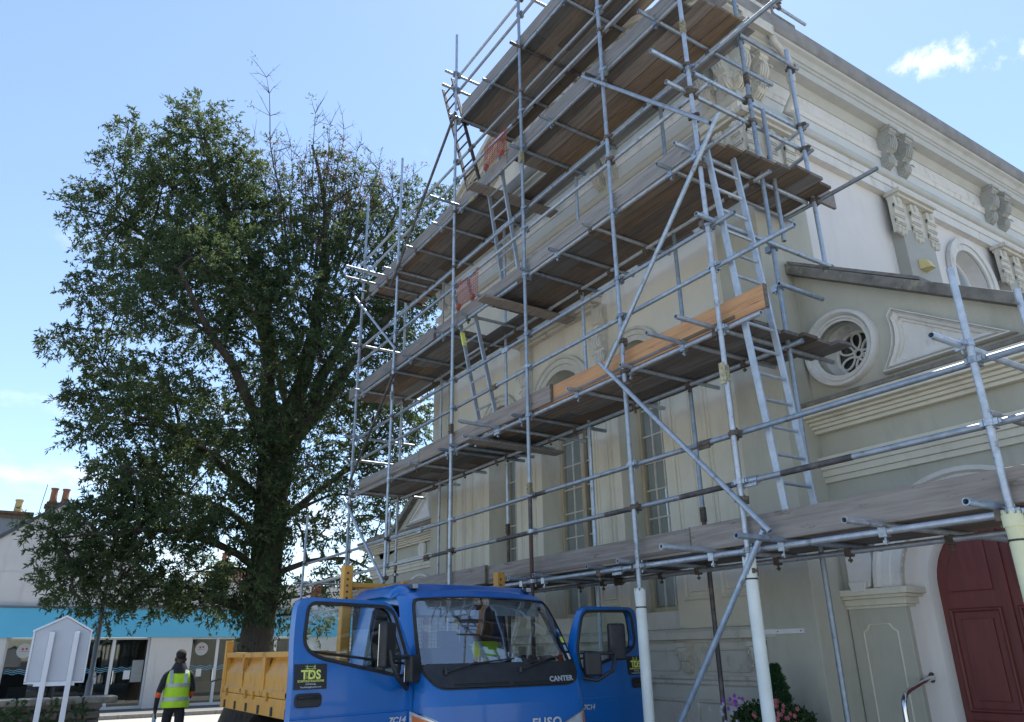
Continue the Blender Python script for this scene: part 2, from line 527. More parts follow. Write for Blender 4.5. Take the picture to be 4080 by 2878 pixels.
    def blob(s, c, r, n=8, m=6, sq=(1, 1, 1)):
        c = Vector(c)
        ls = []
        for k in range(m + 1):
            t = math.pi * (0.04 + 0.92 * k / m) - math.pi / 2
            ls.append([c + Vector((r * math.cos(t) * math.cos(2 * math.pi * i / n) * sq[0], r * math.cos(t) * math.sin(2 * math.pi * i / n) * sq[1], r * math.sin(t) * sq[2])) for i in range(n)])
        return s.loops(ls, True, True, True)

    def build(s, name, mat, parent=None, smooth=False, bevel=0.0, seg=2, fix=True):
        me = bpy.data.meshes.new(name)
        me.from_pydata(s.v, [], s.f)
        if fix:
            bm = bmesh.new()
            bm.from_mesh(me)
            bmesh.ops.recalc_face_normals(bm, faces=bm.faces)
            bm.to_mesh(me)
            bm.free()
        me.materials.append(MATS[mat])
        ob = bpy.data.objects.new(name, me)
        col.objects.link(ob)
        if smooth:
            shade(me)
        if bevel:
            md = ob.modifiers.new('bevel', 'BEVEL')
            md.width = bevel
            md.segments = seg
            md.limit_method = 'ANGLE'
            md.angle_limit = math.radians(40)
        if parent:
            adopt(ob, parent)
        return ob


def shade(me, ang=45):
    me.polygons.foreach_set('use_smooth', [True] * len(me.polygons))
    try:
        me.set_sharp_from_angle(angle=math.radians(ang))
    except Exception:
        pass


WM = {}


def adopt(ob, parent):
    """parent keeping the world place (all things here are unrotated empties or meshes at the origin)"""
    ob.parent = parent
    pm = WM.get(parent.name, Matrix.Identity(4))
    ob.matrix_parent_inverse = pm.inverted()
    WM[ob.name] = ob.matrix_basis.copy()


def tag(o, label, cat, group=None, kind=None):
    if label:
        o['label'] = label
    if cat:
        o['category'] = cat
    if group:
        o['group'] = group
    if kind:
        o['kind'] = kind
    return o


def thing(name, loc, label, cat, group=None):
    o = bpy.data.objects.new(name, None)
    o.empty_display_size = 0.2
    o.location = loc
    col.objects.link(o)
    WM[o.name] = Matrix.Translation(loc)
    return tag(o, label, cat, group)


def obj_at(name, mesh, loc, parent=None, rot=None):
    """another user of an existing mesh at a place of its own"""
    o = bpy.data.objects.new(name, mesh)
    col.objects.link(o)
    o.location = loc
    if rot is not None:
        o.rotation_euler = rot
    if parent:
        o.parent = parent
        o.matrix_parent_inverse = WM.get(parent.name, Matrix.Identity(4)).inverted()
    m = Matrix.Translation(loc)
    if rot is not None:
        m = m @ rot.to_matrix().to_4x4()
    WM[o.name] = m
    return o


def text_mesh(txt, size, mat, name, origin, ux, uz, parent=None, align='LEFT', ext=0.002, bold=0.0, shear=0.0, spacing=1.0, xs=1.0):
    """flat lettering lying in the plane spanned by ux (reading direction) and uz (up)"""
    cu = bpy.data.curves.new(name, 'FONT')
    cu.body = txt
    cu.size = size
    cu.align_x = align
    cu.extrude = ext
    cu.offset = bold
    cu.shear = shear
    cu.space_character = spacing
    cu.resolution_u = 3
    tmp = bpy.data.objects.new(name, cu)
    col.objects.link(tmp)
    dg = bpy.context.evaluated_depsgraph_get()
    me = bpy.data.meshes.new_from_object(tmp.evaluated_get(dg))
    bpy.data.objects.remove(tmp)
    bpy.data.curves.remove(cu)
    ux, uz = Vector(ux).normalized(), Vector(uz).normalized()
    un = ux.cross(uz)
    o_ = Vector(origin)
    for v in me.vertices:
        v.co = o_ + ux * v.co.x * xs + uz * v.co.y + un * v.co.z
    me.materials.clear()
    me.materials.append(MATS[mat])
    ob = bpy.data.objects.new(name, me)
    col.objects.link(ob)
    if parent:
        adopt(ob, parent)
    return ob


def arc(cx, cz, r, a0, a1, n):
    return [(cx + r * math.cos(math.radians(a0 + (a1 - a0) * i / n)), cz + r * math.sin(math.radians(a0 + (a1 - a0) * i / n))) for i in range(n + 1)]

# ================================================================ setting
def plane(name, x0, x1, y0, y1, z, mat, kind='structure'):
    o = MB().add([(x0, y0, z), (x1, y0, z), (x1, y1, z), (x0, y1, z)], [(0, 1, 2, 3)]).build(name, mat, fix=False)
    o['kind'] = kind
    return o


plane('ground', -900, 900, -900, 900, -0.10, 'asphalt')
g = MB()
g.grid(2, 5, lambda u, v: ((-11.2, -12.2, -13.2, -20.4, -20.4)[int(round(v * 4))], -30 + 90 * u, (0.16, 0.10, 0.0, 0.0, -0.099)[int(round(v * 4))]))
g.build('road_apron', 'asphalt')['kind'] = 'structure'
g = MB().box(-11.2, 30, -30, 60, -0.05, 0.16)
g.build('forecourt', 'concrete')['kind'] = 'structure'  # unseen ground, made pale so it bounces light up onto the church
plane('road', -26.6, -20.3, -60, 90, 0.0, 'road')
g = MB().box(-29.55, -26.75, -60, 90, -0.09, 0.10)
g.build('pavement', 'paving')['kind'] = 'structure'
kerb = thing('kerb', (-26.7, 3, 0), None, None)
kerb['kind'] = 'structure'
ks = MB().box(-0.07, 0.07, -0.452, 0.452, -0.09, 0.115).build('kerb_stone', 'kerb', bevel=0.015)
ks.location = (-26.67, -8, 0)
ks.parent = kerb
ks.matrix_parent_inverse = Matrix.Translation((26.7, -3, 0))
for i in range(1, 24):
    obj_at('kerb_stone', ks.data, (-26.67, -8 + i * 0.915, random.uniform(-0.004, 0.004)), kerb)

# ================================================================ church
XL, XR, XC = -12.93, -4.80, -8.865
PY, FY, WY, GY = 6.54, 6.66, 7.07, 7.06
church = thing('church', (XC, 12, 0.16), 'stuccoed sage and cream classical church front behind the scaffold', 'church')


def frame_ring(mb, x0, x1, z0, z1, y, w, d, notch=0.0):
    """raised moulding round a rectangle on a wall that faces -Y"""
    def rect(e, yy):
        if notch:
            n_ = notch
            return [(x0 - e + n_, yy, z0 - e), (x1 + e - n_, yy, z0 - e), (x1 + e - n_ * 0.2, yy, z0 - e + n_ * 0.4), (x1 + e, yy, z0 - e + n_), (x1 + e, yy, z1 + e - n_), (x1 + e - n_ * .6, yy, z1 + e - n_ * .6), (x1 + e - n_, yy, z1 + e),
                    (x0 - e + n_, yy, z1 + e), (x0 - e + n_ * .6, yy, z1 + e - n_ * .6), (x0 - e, yy, z1 + e - n_), (x0 - e, yy, z0 - e + n_), (x0 - e + n_ * 0.2, yy, z0 - e + n_ * 0.4)]
        return [(x0 - e, yy, z0 - e), (x1 + e, yy, z0 - e), (x1 + e, yy, z1 + e), (x0 - e, yy, z1 + e)]
    mb.loops([rect(0, y + 0.01), rect(0, y - d * 0.5), rect(-w * 0.0 + w * 0.35, y - d), rect(w * 0.7, y - d), rect(w, y - d * 0.3), rect(w, y + 0.01)])


def sweep(mb, path, prof):
    """profile (offset outward, z) carried along a plan path with mitred corners; outward = right of travel"""
    path = [Vector(p) for p in path]
    n = len(path)
    ls = []
    for k, p in enumerate(path):
        if k == 0:
            d = (path[1] - p).normalized()
            m, s_ = Vector((d.y, -d.x)), 1.0
        elif k == n - 1:
            d = (p - path[k - 1]).normalized()
            m, s_ = Vector((d.y, -d.x)), 1.0
        else:
            d0, d1 = (p - path[k - 1]).normalized(), (path[k + 1] - p).normalized()
            n0, n1 = Vector((d0.y, -d0.x)), Vector((d1.y, -d1.x))
            m = (n0 + n1).normalized()
            s_ = 1.0 / max(0.2, m.dot(n0))
        ls.append([(p.x + m.x * o * s_, p.y + m.y * o * s_, z) for o, z in prof])
    mb.loops(ls, True, True, True)


def fy(y):
    return lambda x, z: (x, y, z)


def fx(x):
    return lambda y, z: (x, y, z)


# --- body
mb = MB()
mb.box(-5.40, -4.97, 7.55, 26, -0.1, 6.0)
mb.box(-12.76, -12.33, 7.55, 26, -0.1, 8.0)
mb.box(-12.33, -5.40, 25.6, 26, -0.1, 11)
mb.build('wall', 'wall_white', church)
SWY = [11.9 + 3.0 * k for k in range(5)]
mb = MB()
ed = [7.45] + [y + s_ * 0.5 for y in SWY for s_ in (-1, 1)] + [26]
for a, b in zip(ed[::2], ed[1::2]):
    mb.prism([(a, 6.0), (b, 6.0), (b, 7.85), (a, 7.85)], fx(-4.97), fx(-5.4))
for y in SWY:
    mb.prism([(y + 0.5, 7.02)] + [(y + c * 1.0, z) for c, z in arc(0, 7.02, 0.5, 0, 180, 14)][1:-1] + [(y - 0.5, 7.02), (y - 0.5, 7.85), (y + 0.5, 7.85)], fx(-4.97), fx(-5.4))
mb.build('clerestory_wall', 'wall_white', church)
for y in SWY:
    w = MB()
    ri = [(y + 0.5, 6.0)] + [(a, b) for a, b in arc(y, 7.02, 0.5, 0, 180, 18)] + [(y - 0.5, 6.0)]
    ro = [(y + 0.70, 6.0)] + [(a, b) for a, b in arc(y, 7.02, 0.70, 0, 180, 18)] + [(y - 0.70, 6.0)]
    rm = [(y + 0.60, 6.0)] + [(a, b) for a, b in arc(y, 7.02, 0.60, 0, 180, 18)] + [(y - 0.60, 6.0)]
    w.loops([[(-4.96, *p) for p in ri], [(-4.925, *p) for p in ri], [(-4.925, *p) for p in rm], [(-4.90, *p) for p in rm], [(-4.89, *p) for p in ro], [(-4.96, *p) for p in ro]], closed=False)
    win = w.build('clerestory_window', 'trim_pale', church)
    f = MB()
    for rr0, rr1 in ((0.44, 0.5),):
        a_ = [(y + rr0, 6.0)] + arc(y, 7.02, rr0, 0, 180, 16) + [(y - rr0, 6.0)]
        b_ = [(y + rr1, 6.0)] + arc(y, 7.02, rr1, 0, 180, 16) + [(y - rr1, 6.0)]
        f.loops([[(-5.25, *p) for p in a_], [(-5.20, *p) for p in a_], [(-5.20, *p) for p in b_], [(-5.25, *p) for p in b_]], closed=False)
    f.box(-5.245, -5.205, y - 0.02, y + 0.02, 6.0, 7.46)
    for z in (6.3, 6.66, 7.02):
        f.box(-5.243, -5.207, y - 0.44, y + 0.44, z - 0.015, z + 0.015)
    f.build('frame', 'frame_white', win)
    p_ = MB()
    p_.prism([(y + 0.44, 6.0)] + arc(y, 7.02, 0.44, 0, 180, 16) + [(y - 0.44, 6.0)], fx(-5.222), fx(-5.228))
    p_.build('pane', 'pane_glass', win)
MB().box(-6.2, -6.1, 7.6, 25, 5, 8.8).build('dark_backing', 'dark_room', church)  # added dark sheet standing in for the unlit inside

# corner piers
for a, b, s_ in ((XL, -12.30, -1), (-5.42, XR, 1)):
    MB().box(a, b, PY, 7.55, -0.1, 7.822).build('corner_pier', 'sage', church, bevel=0.006)

# field wall with three arched openings
OP = ((-11.01, -10.15, 5.22), (-9.43, -8.26, 5.15), (-7.58, -6.74, 5.22))
xs = [-12.30]
for a, b, z in OP:
    xs += [a, b]
xs += [-5.42]
for a, b in zip(xs[::2], xs[1::2]):
    MB().box(a, b, FY, 7.45, 1.89, 5.0).build('pilaster', 'cream', church, bevel=0.008)
mb = MB()
for a, b in zip(xs[::2], xs[1::2]):
    mb.box(a, b, FY + 0.002, 7.45, 5.0, 7.83)
for a, b, zs in OP:
    c, r = (a + b) / 2, (b - a) / 2
    mb.prism([(b, 5.0), (b, zs)] + arc(c, zs, r, 0, 180, 20)[1:-1] + [(a, zs), (a, 5.0)][:1] + [(a, 7.83), (b, 7.83)], fy(FY + 0.002), fy(7.45))
mb.build('upper_wall', 'wall_light', church)
for a, b, zs in OP:
    # raised architrave round the arch
    c, r = (a + b) / 2, (b - a) / 2
    k = 0.23 if b - a > 1 else 0.19
    m_ = MB()

    def lp(e, y, a=a, b=b, zs=zs, c=c, r=r):
        return [(b + e, y, 4.95)] + [(p, y, q) for p, q in arc(c, zs, r + e, 0, 180, 24)] + [(a - e, y, 4.95)]
    m_.loops([lp(0, FY + 0.02), lp(0, FY - 0.03), lp(k * 0.4, FY - 0.03), lp(k * 0.42, FY - 0.05), lp(k * 0.75, FY - 0.05), lp(k * 0.8, FY - 0.075), lp(k, FY - 0.06), lp(k, FY + 0.02)], closed=False)
    m_.build('arch_moulding', 'trim', church)

# vertical moulded panels on the pilasters
for grp in (((-12.20, -11.86), (-11.56, -11.22)), ((-9.99, -9.64),), ((-8.10, -7.78),), ((-6.56, -6.22), (-6.0, -5.62))):
    for a, b in grp:
        m_ = MB()
        frame_ring(m_, a, b, 2.24, 4.72, FY, 0.05, 0.028)
        frame_ring(m_, a + 0.055, b - 0.055, 2.30, 4.66, FY, 0.018, 0.012)
        m_.build('panel_moulding', 'cream', church)

# tall windows in the openings
PANE_W, PANE_H = 0.0, 0.0
for wi, (a, b, zs) in enumerate(OP):
    c, r = (a + b) / 2, (b - a) / 2
    fr = MB()
    fr.box(a, a + 0.055, WY - 0.05, WY + 0.05, 2.10, zs)
    fr.box(b - 0.055, b, WY - 0.05, WY + 0.05, 2.10, zs)
    fr.box(a + 0.055, b - 0.055, WY - 0.05, WY + 0.05, 2.10, 2.17)
    fr.box(a + 0.055, b - 0.055, WY - 0.05, WY + 0.05, zs - 0.06, zs)
    aa = arc(c, zs, r, 0, 180, 16)
    ab = arc(c, zs, r - 0.055, 0, 180, 16)
    fr.loops([[(p, WY - 0.05, q) for p, q in aa], [(p, WY - 0.05, q) for p, q in ab], [(p, WY + 0.05, q) for p, q in ab], [(p, WY + 0.05, q) for p, q in aa]], closed=False)
    lights = [(a + 0.055, c - 0.045), (c + 0.045, b - 0.055)] if b - a > 1 else [(a + 0.055, b - 0.055)]
    if b - a > 1:
        fr.box(c - 0.045, c + 0.045, WY - 0.06, WY + 0.05, 2.17, zs - 0.06)
    win = fr.build('window', 'window_wood', church, bevel=0.006)
    sill = MB().box(a + 0.003, b - 0.003, FY + 0.10, WY - 0.055, 1.895, 2.098).build('sill', 'trim_pale', win)
    rows = 8
    z0, z1 = 2.17, zs - 0.06
    dz = (z1 - z0) / rows
    for la, lb in lights:
        nc = 2 if b - a > 1 else 4
        dx = (lb - la) / nc
        gb = MB()
        for i in range(1, nc):
            gb.box(la + i * dx - 0.011, la + i * dx + 0.011, WY - 0.02, WY + 0.012, z0, z1)
        for j in range(1, rows):
            gb.box(la, lb, WY - 0.018, WY + 0.010, z0 + j * dz - 0.010, z0 + j * dz + 0.010)
        gb.build('glazing_bars', 'bar_paint', win)
        pm = None
        for i in range(nc):
            for j in range(rows):
                if pm is None:
                    po = MB().box(-dx / 2 + 0.0115, dx / 2 - 0.0115, -0.002, 0.002, -dz / 2 + 0.0105, dz / 2 - 0.0105).build('pane', 'pane_glass', fix=False)
                    pm = po.data
                    bpy.data.objects.remove(po)
                o = obj_at('pane', pm, (la + (i + 0.5) * dx, WY, z0 + (j + 0.5) * dz), win,
                           Matrix.Rotation(random.uniform(-0.02, 0.02), 3, 'Z').to_euler())
    hp = MB()
    hp.prism([(c + r - 0.055, zs)] + arc(c, zs, r - 0.055, 0, 180, 14)[1:-1] + [(c - r + 0.055, zs)], fy(WY - 0.002), fy(WY + 0.002))
    hp.build('pane', 'pane_glass', win)
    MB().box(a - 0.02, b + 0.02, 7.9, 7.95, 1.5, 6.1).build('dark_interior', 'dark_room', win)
    
# string course, base, consoles
mb = MB()
sweep(mb, [(-12.295, 6.7), (-12.295, FY), (-5.425, FY), (-5.425, 6.7)], [(-0.1, 1.74), (0.05, 1.74), (0.06, 1.77), (0.13, 1.775), (0.13, 1.85), (0.10, 1.885), (-0.1, 1.89)])
mb.build('string_course', 'trim', church)
MB().box(-12.30, -5.42, FY - 0.02, 7.45, -0.1, 1.742).build('base_wall', 'trim', church)
mb = MB()
for z0, z1, p in ((1.36, 1.40, 0.05), (1.31, 1.355, 0.03)):
    mb.box(-12.29, -5.43, FY - 0.02 - p, FY - 0.021, z0, z1)
mb.build('base_moulding', 'trim', church)
CON = [-12.15, -11.16, -10.02, -9.56, -8.13, -7.70, -6.62, -5.58]
for a, b in zip(CON[:-1], CON[1:]):
    if b - a > 0.7:
        m_ = MB()
        frame_ring(m_, a + 0.16, b - 0.16, 1.46, 1.65, FY - 0.02, 0.025, 0.015, notch=0.05)
        m_.build('panel_moulding', 'trim', church)
    m_ = MB()
    frame_ring(m_, a + 0.1, b - 0.1, 0.35, 1.12, FY - 0.02, 0.04, 0.025)
    m_.build('panel_moulding', 'trim', church)


def bracket(o, ax, nx, w, z0, z1, dep, mat='trim'):
    """scrolled console: side profile extruded across its width; o plan point on the wall, ax along wall, nx outward"""
    H = z1 - z0
    pr = [(0, 1), (0.98, 1), (0.98, 0.86), (0.86, 0.84), (0.92, 0.72), (0.90, 0.56), (0.74, 0.44), (0.50, 0.40), (0.46, 0.36)]
    pr += [(0.40 + 0.17 * math.cos(t), 0.22 + 0.14 * math.sin(t)) for t in [math.radians(a) for a in (60, 20, -20, -60, -100)]]
    pr += [(0.26, 0.05), (0.10, 0.0), (0, 0)]
    ax, nx = Vector((*ax, 0)), Vector((*nx, 0))
    o = Vector((*o, 0))
    m_ = MB()
    m_.prism(pr, lambda u, v: o + nx * (u * dep) + ax * (-w / 2) + Vector((0, 0, z0 + v * H)), lambda u, v: o + nx * (u * dep) + ax * (w / 2) + Vector((0, 0, z0 + v * H)))
    # cap, side volutes, front ribs
    m_.obox(o + nx * (dep * 0.52) + Vector((0, 0, z1 - 0.02)), ax * (w * 0.62), nx * (dep * 0.55), Vector((0, 0, 0.022)))
    for s_ in (-1, 1):
        for cu, cv, rr in ((0.70, 0.62, 0.16), (0.40, 0.22, 0.13)):
            c_ = o + nx * (cu * dep) + Vector((0, 0, z0 + cv * H)) + ax * (s_ * w * 0.5)
            pts = []
            for t in range(15):
                aa = t * 0.62
                q = rr * H * (1 - t / 17)
                pts.append(c_ + nx * (math.cos(aa) * q) + Vector((0, 0, math.sin(aa) * q)))
            m_.poly_tube(pts, 0.011, 5)
    for i in (-0.28, 0, 0.28):
        m_.poly_tube([o + nx * (dep * u) + ax * (w * i) + Vector((0, 0, z0 + v * H)) for u, v in ((0.93, 0.72), (0.92, 0.56), (0.75, 0.43))], w * 0.10, 5)
        m_.poly_tube([o + nx * (dep * u) + ax * (w * i) + Vector((0, 0, z0 + v * H)) for u, v in ((0.52, 0.34), (0.58, 0.22), (0.46, 0.08), (0.2, 0.02))], w * 0.11, 5)
    return m_.build('bracket', mat, church, smooth=True)


for x in CON:
    bracket((x, FY - 0.02), (1, 0), (0, -1), 0.13, 1.42, 1.735, 0.12)

# hood over the middle window on two long consoles
mb = MB()
for z0, z1, p, e in ((6.40, 6.445, 0.10, 0.0), (6.445, 6.48, 0.16, 0.03), (6.48, 6.58, 0.27, 0.10), (6.58, 6.61, 0.29, 0.12), (6.61, 6.66, 0.33, 0.15)):
    mb.box(-9.86 - e, -7.86 + e, FY - p, FY + 0.01, z0, z1 - 0.0005)
mb.build('hood_cornice', 'trim', church, bevel=0.006)
for x in (-9.70, -7.78):
    m_ = MB()
    m_.box(x - 0.13, x + 0.13, FY - 0.09, FY + 0.01, 6.06, 6.399)
    m_.box(x - 0.08, x + 0.08, FY - 0.105, FY - 0.085, 6.13, 6.33)
    m_.build('console_block', 'trim', church, bevel=0.006)
    bracket((x, FY), (1, 0), (0, -1), 0.20, 5.50, 6.055, 0.17, 'trim_pale')

# entablature carried round front and flanks
PATH = [(XL, 26), (XL, PY), (XR, PY), (XR, 26)]
TOR = [(-0.05 + 0.055 * math.sin(math.radians(a)), 8.16 - 0.07 * math.cos(math.radians(a))) for a in (20, 55, 90, 125, 160)]
for nm, mat, pr in (
        ('architrave', 'trim_pale', [(-0.45, 7.825), (-0.07, 7.825), (-0.07, 7.97), (-0.05, 7.975), (-0.05, 8.09), (-0.45, 8.09)]),
        ('torus_band', 'cornice', [(-0.45, 8.091)] + TOR + [(-0.05, 8.24), (-0.45, 8.24)]),
        ('frieze', 'frieze', [(-0.45, 8.241), (-0.09, 8.25), (-0.14, 8.29), (-0.14, 8.53), (-0.45, 8.53)]),
        ('bed_band', 'trim_pale', [(-0.45, 8.531), (-0.12, 8.531), (-0.11, 8.55), (-0.11, 8.60), (-0.09, 8.62), (-0.14, 8.66), (-0.14, 8.88), (-0.45, 8.88)]),
        ('cornice', 'cornice', [(-0.45, 8.881), (-0.125, 8.881), (-0.115, 8.92), (-0.07, 8.97), (-0.06, 9.0), (0.08, 9.0), (0.08, 9.12), (0.10, 9.13), (0.10, 9.17), (0.12, 9.18), (0.12, 9.21), (0.135, 9.24), (0.155, 9.27), (0.19, 9.29), (0.20, 9.30), (0.20, 9.33), (-0.45, 9.33)]),
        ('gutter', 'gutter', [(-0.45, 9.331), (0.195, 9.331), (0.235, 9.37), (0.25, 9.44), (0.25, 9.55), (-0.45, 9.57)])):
    mb = MB()
    sweep(mb, PATH, pr)
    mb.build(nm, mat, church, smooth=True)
for y in [10.2 + 3.0 * k for k in range(5)]:
    for dy in (-0.21, 0.21):
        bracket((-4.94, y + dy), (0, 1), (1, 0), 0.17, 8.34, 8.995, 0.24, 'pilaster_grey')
for x in (-12.75, -12.45, -10.45, -10.15, -7.58, -7.28, -5.30, -5.0):
    bracket((x, PY + 0.14), (1, 0), (0, -1), 0.15, 8.34, 8.995, 0.24)
for y in (6.75, 7.1):
    bracket((-4.94, y), (0, 1), (1, 0), 0.16, 8.34, 8.995, 0.24)


def capital(o, ax, nx, w, z0, z1, n=3, mat='trim'):
    """abacus over tapering ribs cut with zigzags, a curl of leaves at each foot"""
    ax, nx = Vector((*ax, 0)), Vector((*nx, 0))
    o = Vector((*o, 0))
    H = z1 - z0
    m_ = MB()
    Z = Vector((0, 0, 1))
    m_.obox(o + nx * 0.06 + Z * (z1 - 0.03), ax * (w / 2 + 0.07), nx * 0.12, Z * 0.03)
    m_.obox(o + nx * 0.045 + Z * (z1 - 0.085), ax * (w / 2 + 0.045), nx * 0.09, Z * 0.024)
    m_.obox(o + nx * 0.01 + Z * (z0 + H * 0.5), ax * (w / 2 + 0.01), nx * 0.03, Z * (H * 0.42))
    for i in range(n):
        t = -w / 2 + w * (i + 0.5 if n == 1 else i / (n - 1))
        c = o + ax * t
        rw = w * 0.13
        m_.prism([(0, z0 + 0.02), (0.05, z0 + 0.02), (0.10, z0 + H * 0.82), (0, z0 + H * 0.82)], lambda u, v, c=c: c + ax * (-rw) + nx * u + Z * v, lambda u, v, c=c: c + ax * rw + nx * u + Z * v)
        for k in range(3):
            zz = z0 + H * (0.24 + 0.17 * k)
            u = 0.06 + 0.04 * (zz - z0) / H
            m_.prism([(-rw, 0), (rw, 0), (rw * (1 if k % 2 else -1), 0.055)], lambda a, b, c=c, zz=zz, u=u: c + ax * a + Z * (zz + b) + nx * (u - 0.02), lambda a, b, c=c, zz=zz, u=u: c + ax * a + Z * (zz + b) + nx * (u + 0.022))
            m_.obox(c + nx * u + Z * (zz - 0.016), ax * (rw * 1.05), nx * 0.016, Z * 0.008)
        m_.blob(c + nx * 0.09 + Z * (z0 + H * 0.76), 0.045, 7, 5, (1, 1, 1.3))
        for q in (-0.7, 0, 0.7):
            m_.blob(c + ax * (rw * q) + nx * 0.06 + Z * (z0 + 0.02 + 0.03 * abs(q)), 0.036, 6, 4, (1.1, 1.1, 1.5))
            m_.blob(c + ax * (rw * q * 1.1) + nx * 0.075 + Z * (z0 + 0.075 + 0.02 * abs(q)), 0.028, 6, 4, (1.2, 1.2, 1))
    return m_.build('capital', mat, church)


for y in [10.2 + 3.0 * k for k in range(5)]:
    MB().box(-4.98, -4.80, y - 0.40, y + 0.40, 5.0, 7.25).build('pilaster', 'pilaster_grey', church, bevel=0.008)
    capital((-4.86, y), (0, 1), (1, 0), 0.84, 7.12, 7.822)
for a, b in ((XL, -12.30), (-5.42, XR)):
    capital(((a + b) / 2, PY), (1, 0), (0, -1), b - a - 0.08, 7.05, 7.822)
capital((XR, PY + 0.42), (0, 1), (1, 0), 0.7, 7.05, 7.822)
ab = MB()
ab.box(-5.5, XR + 0.12, PY - 0.12, 7.3, 7.762, 7.826)
ab.build('abacus', 'trim', church)
al = MB()
al.prism([(-0.10, 0), (0.10, 0), (0.10, 0.16), (-0.10, 0.16)], lambda u, v: (-4.798, 10.12 + u, 6.62 + v), lambda u, v: (-4.70 + (0.05 if v < 0.05 else 0), 10.12 + u * 0.6, 6.62 + v * 0.8))
al.build('alarm_box', 'alarm_yellow', church, bevel=0.008)

# pediment and roof
APX, APZ, EZ = XC, 11.52, 9.66
mb = MB()
mb.prism([(XL, 9.5), (XR, 9.5), (XR, EZ - 0.1), (APX, APZ - 0.1), (XL, EZ - 0.1)], fy(FY + 0.02), fy(7.2))
mb.build('tympanum', 'wall_light', church)
for sx in (-1, 1):
    x0 = XL - 0.235 if sx < 0 else XR + 0.235
    zz = EZ - (APZ - EZ) / (APX - XL) * 0.25
    m_ = MB()
    for y0, h0, h1 in ((FY - 0.08, -0.34, -0.26), (FY - 0.14, -0.26, -0.20), (FY - 0.30, -0.20, -0.08), (FY - 0.36, -0.08, -0.02), (FY - 0.44, -0.02, 0.10)):
        m_.prism([(x0, zz + h0), (APX, APZ + h0), (APX, APZ + h1 - 0.0005), (x0, zz + h1 - 0.0005)], fy(y0), fy(7.2 + h0 * 0.01))
    m_.build('raking_cornice', 'trim', church)
rg = MB()


def circ(r, y, n=48):
    return [(XC + r * math.cos(2 * math.pi * i / n), y, 10.22 + r * math.sin(2 * math.pi * i / n)) for i in range(n)]


rg.loops([circ(0.62, FY + 0.03), circ(0.62, FY - 0.02), circ(0.72, FY - 0.02), circ(0.74, FY - 0.06), circ(0.86, FY - 0.06), circ(0.88, FY - 0.09), circ(0.97, FY - 0.09), circ(1.0, FY + 0.03)])
rg.build('round_moulding', 'trim_pale', church)
for sx in (-1, 1):
    x0 = XL - 0.2 if sx < 0 else XR + 0.2
    MB().prism([(x0, 9.58), (APX, APZ + 0.02), (APX, APZ - 0.1), (x0, 9.5)], fy(7.21), fy(26.2)).build('roof', 'slate', church)
ac = MB()
ac.box(-5.2, -4.62, 7.22, 7.8, 9.53, 9.74)
ac.loops([[(-4.9 + a * w_, 7.5 + b * w_, z) for a, b in ((-1, -1), (1, -1), (1, 1), (-1, 1))] for w_, z in ((0.26, 9.74), (0.17, 9.86), (0.12, 10.02), (0.10, 10.24), (0.13, 10.3), (0.18, 10.36), (0.18, 10.44))], True, True, True)
ac.build('corner_finial', 'coping', church, bevel=0.01)

# downpipe on the flank
dp = MB()
pth = [(-4.62, 7.18, 9.30), (-4.60, 7.22, 9.12), (-4.62, 7.5, 8.98), (-4.66, 7.52, 8.45), (-4.83, 7.55, 8.30), (-4.70, 7.56, 8.15), (-4.70, 7.57, 7.98), (-4.88, 7.58, 7.80), (-4.90, 7.58, 7.3), (-4.90, 7.58, 5.5)]
dp.poly_tube(pth, 0.045, 10)
dp.lathe((-4.64, 7.5, 8.62), [(0.05, 0), (0.055, 0.02), (0.055, 0.36), (0.04, 0.38)], 10)
dp.build('downpipe', 'downpipe', church, smooth=True)


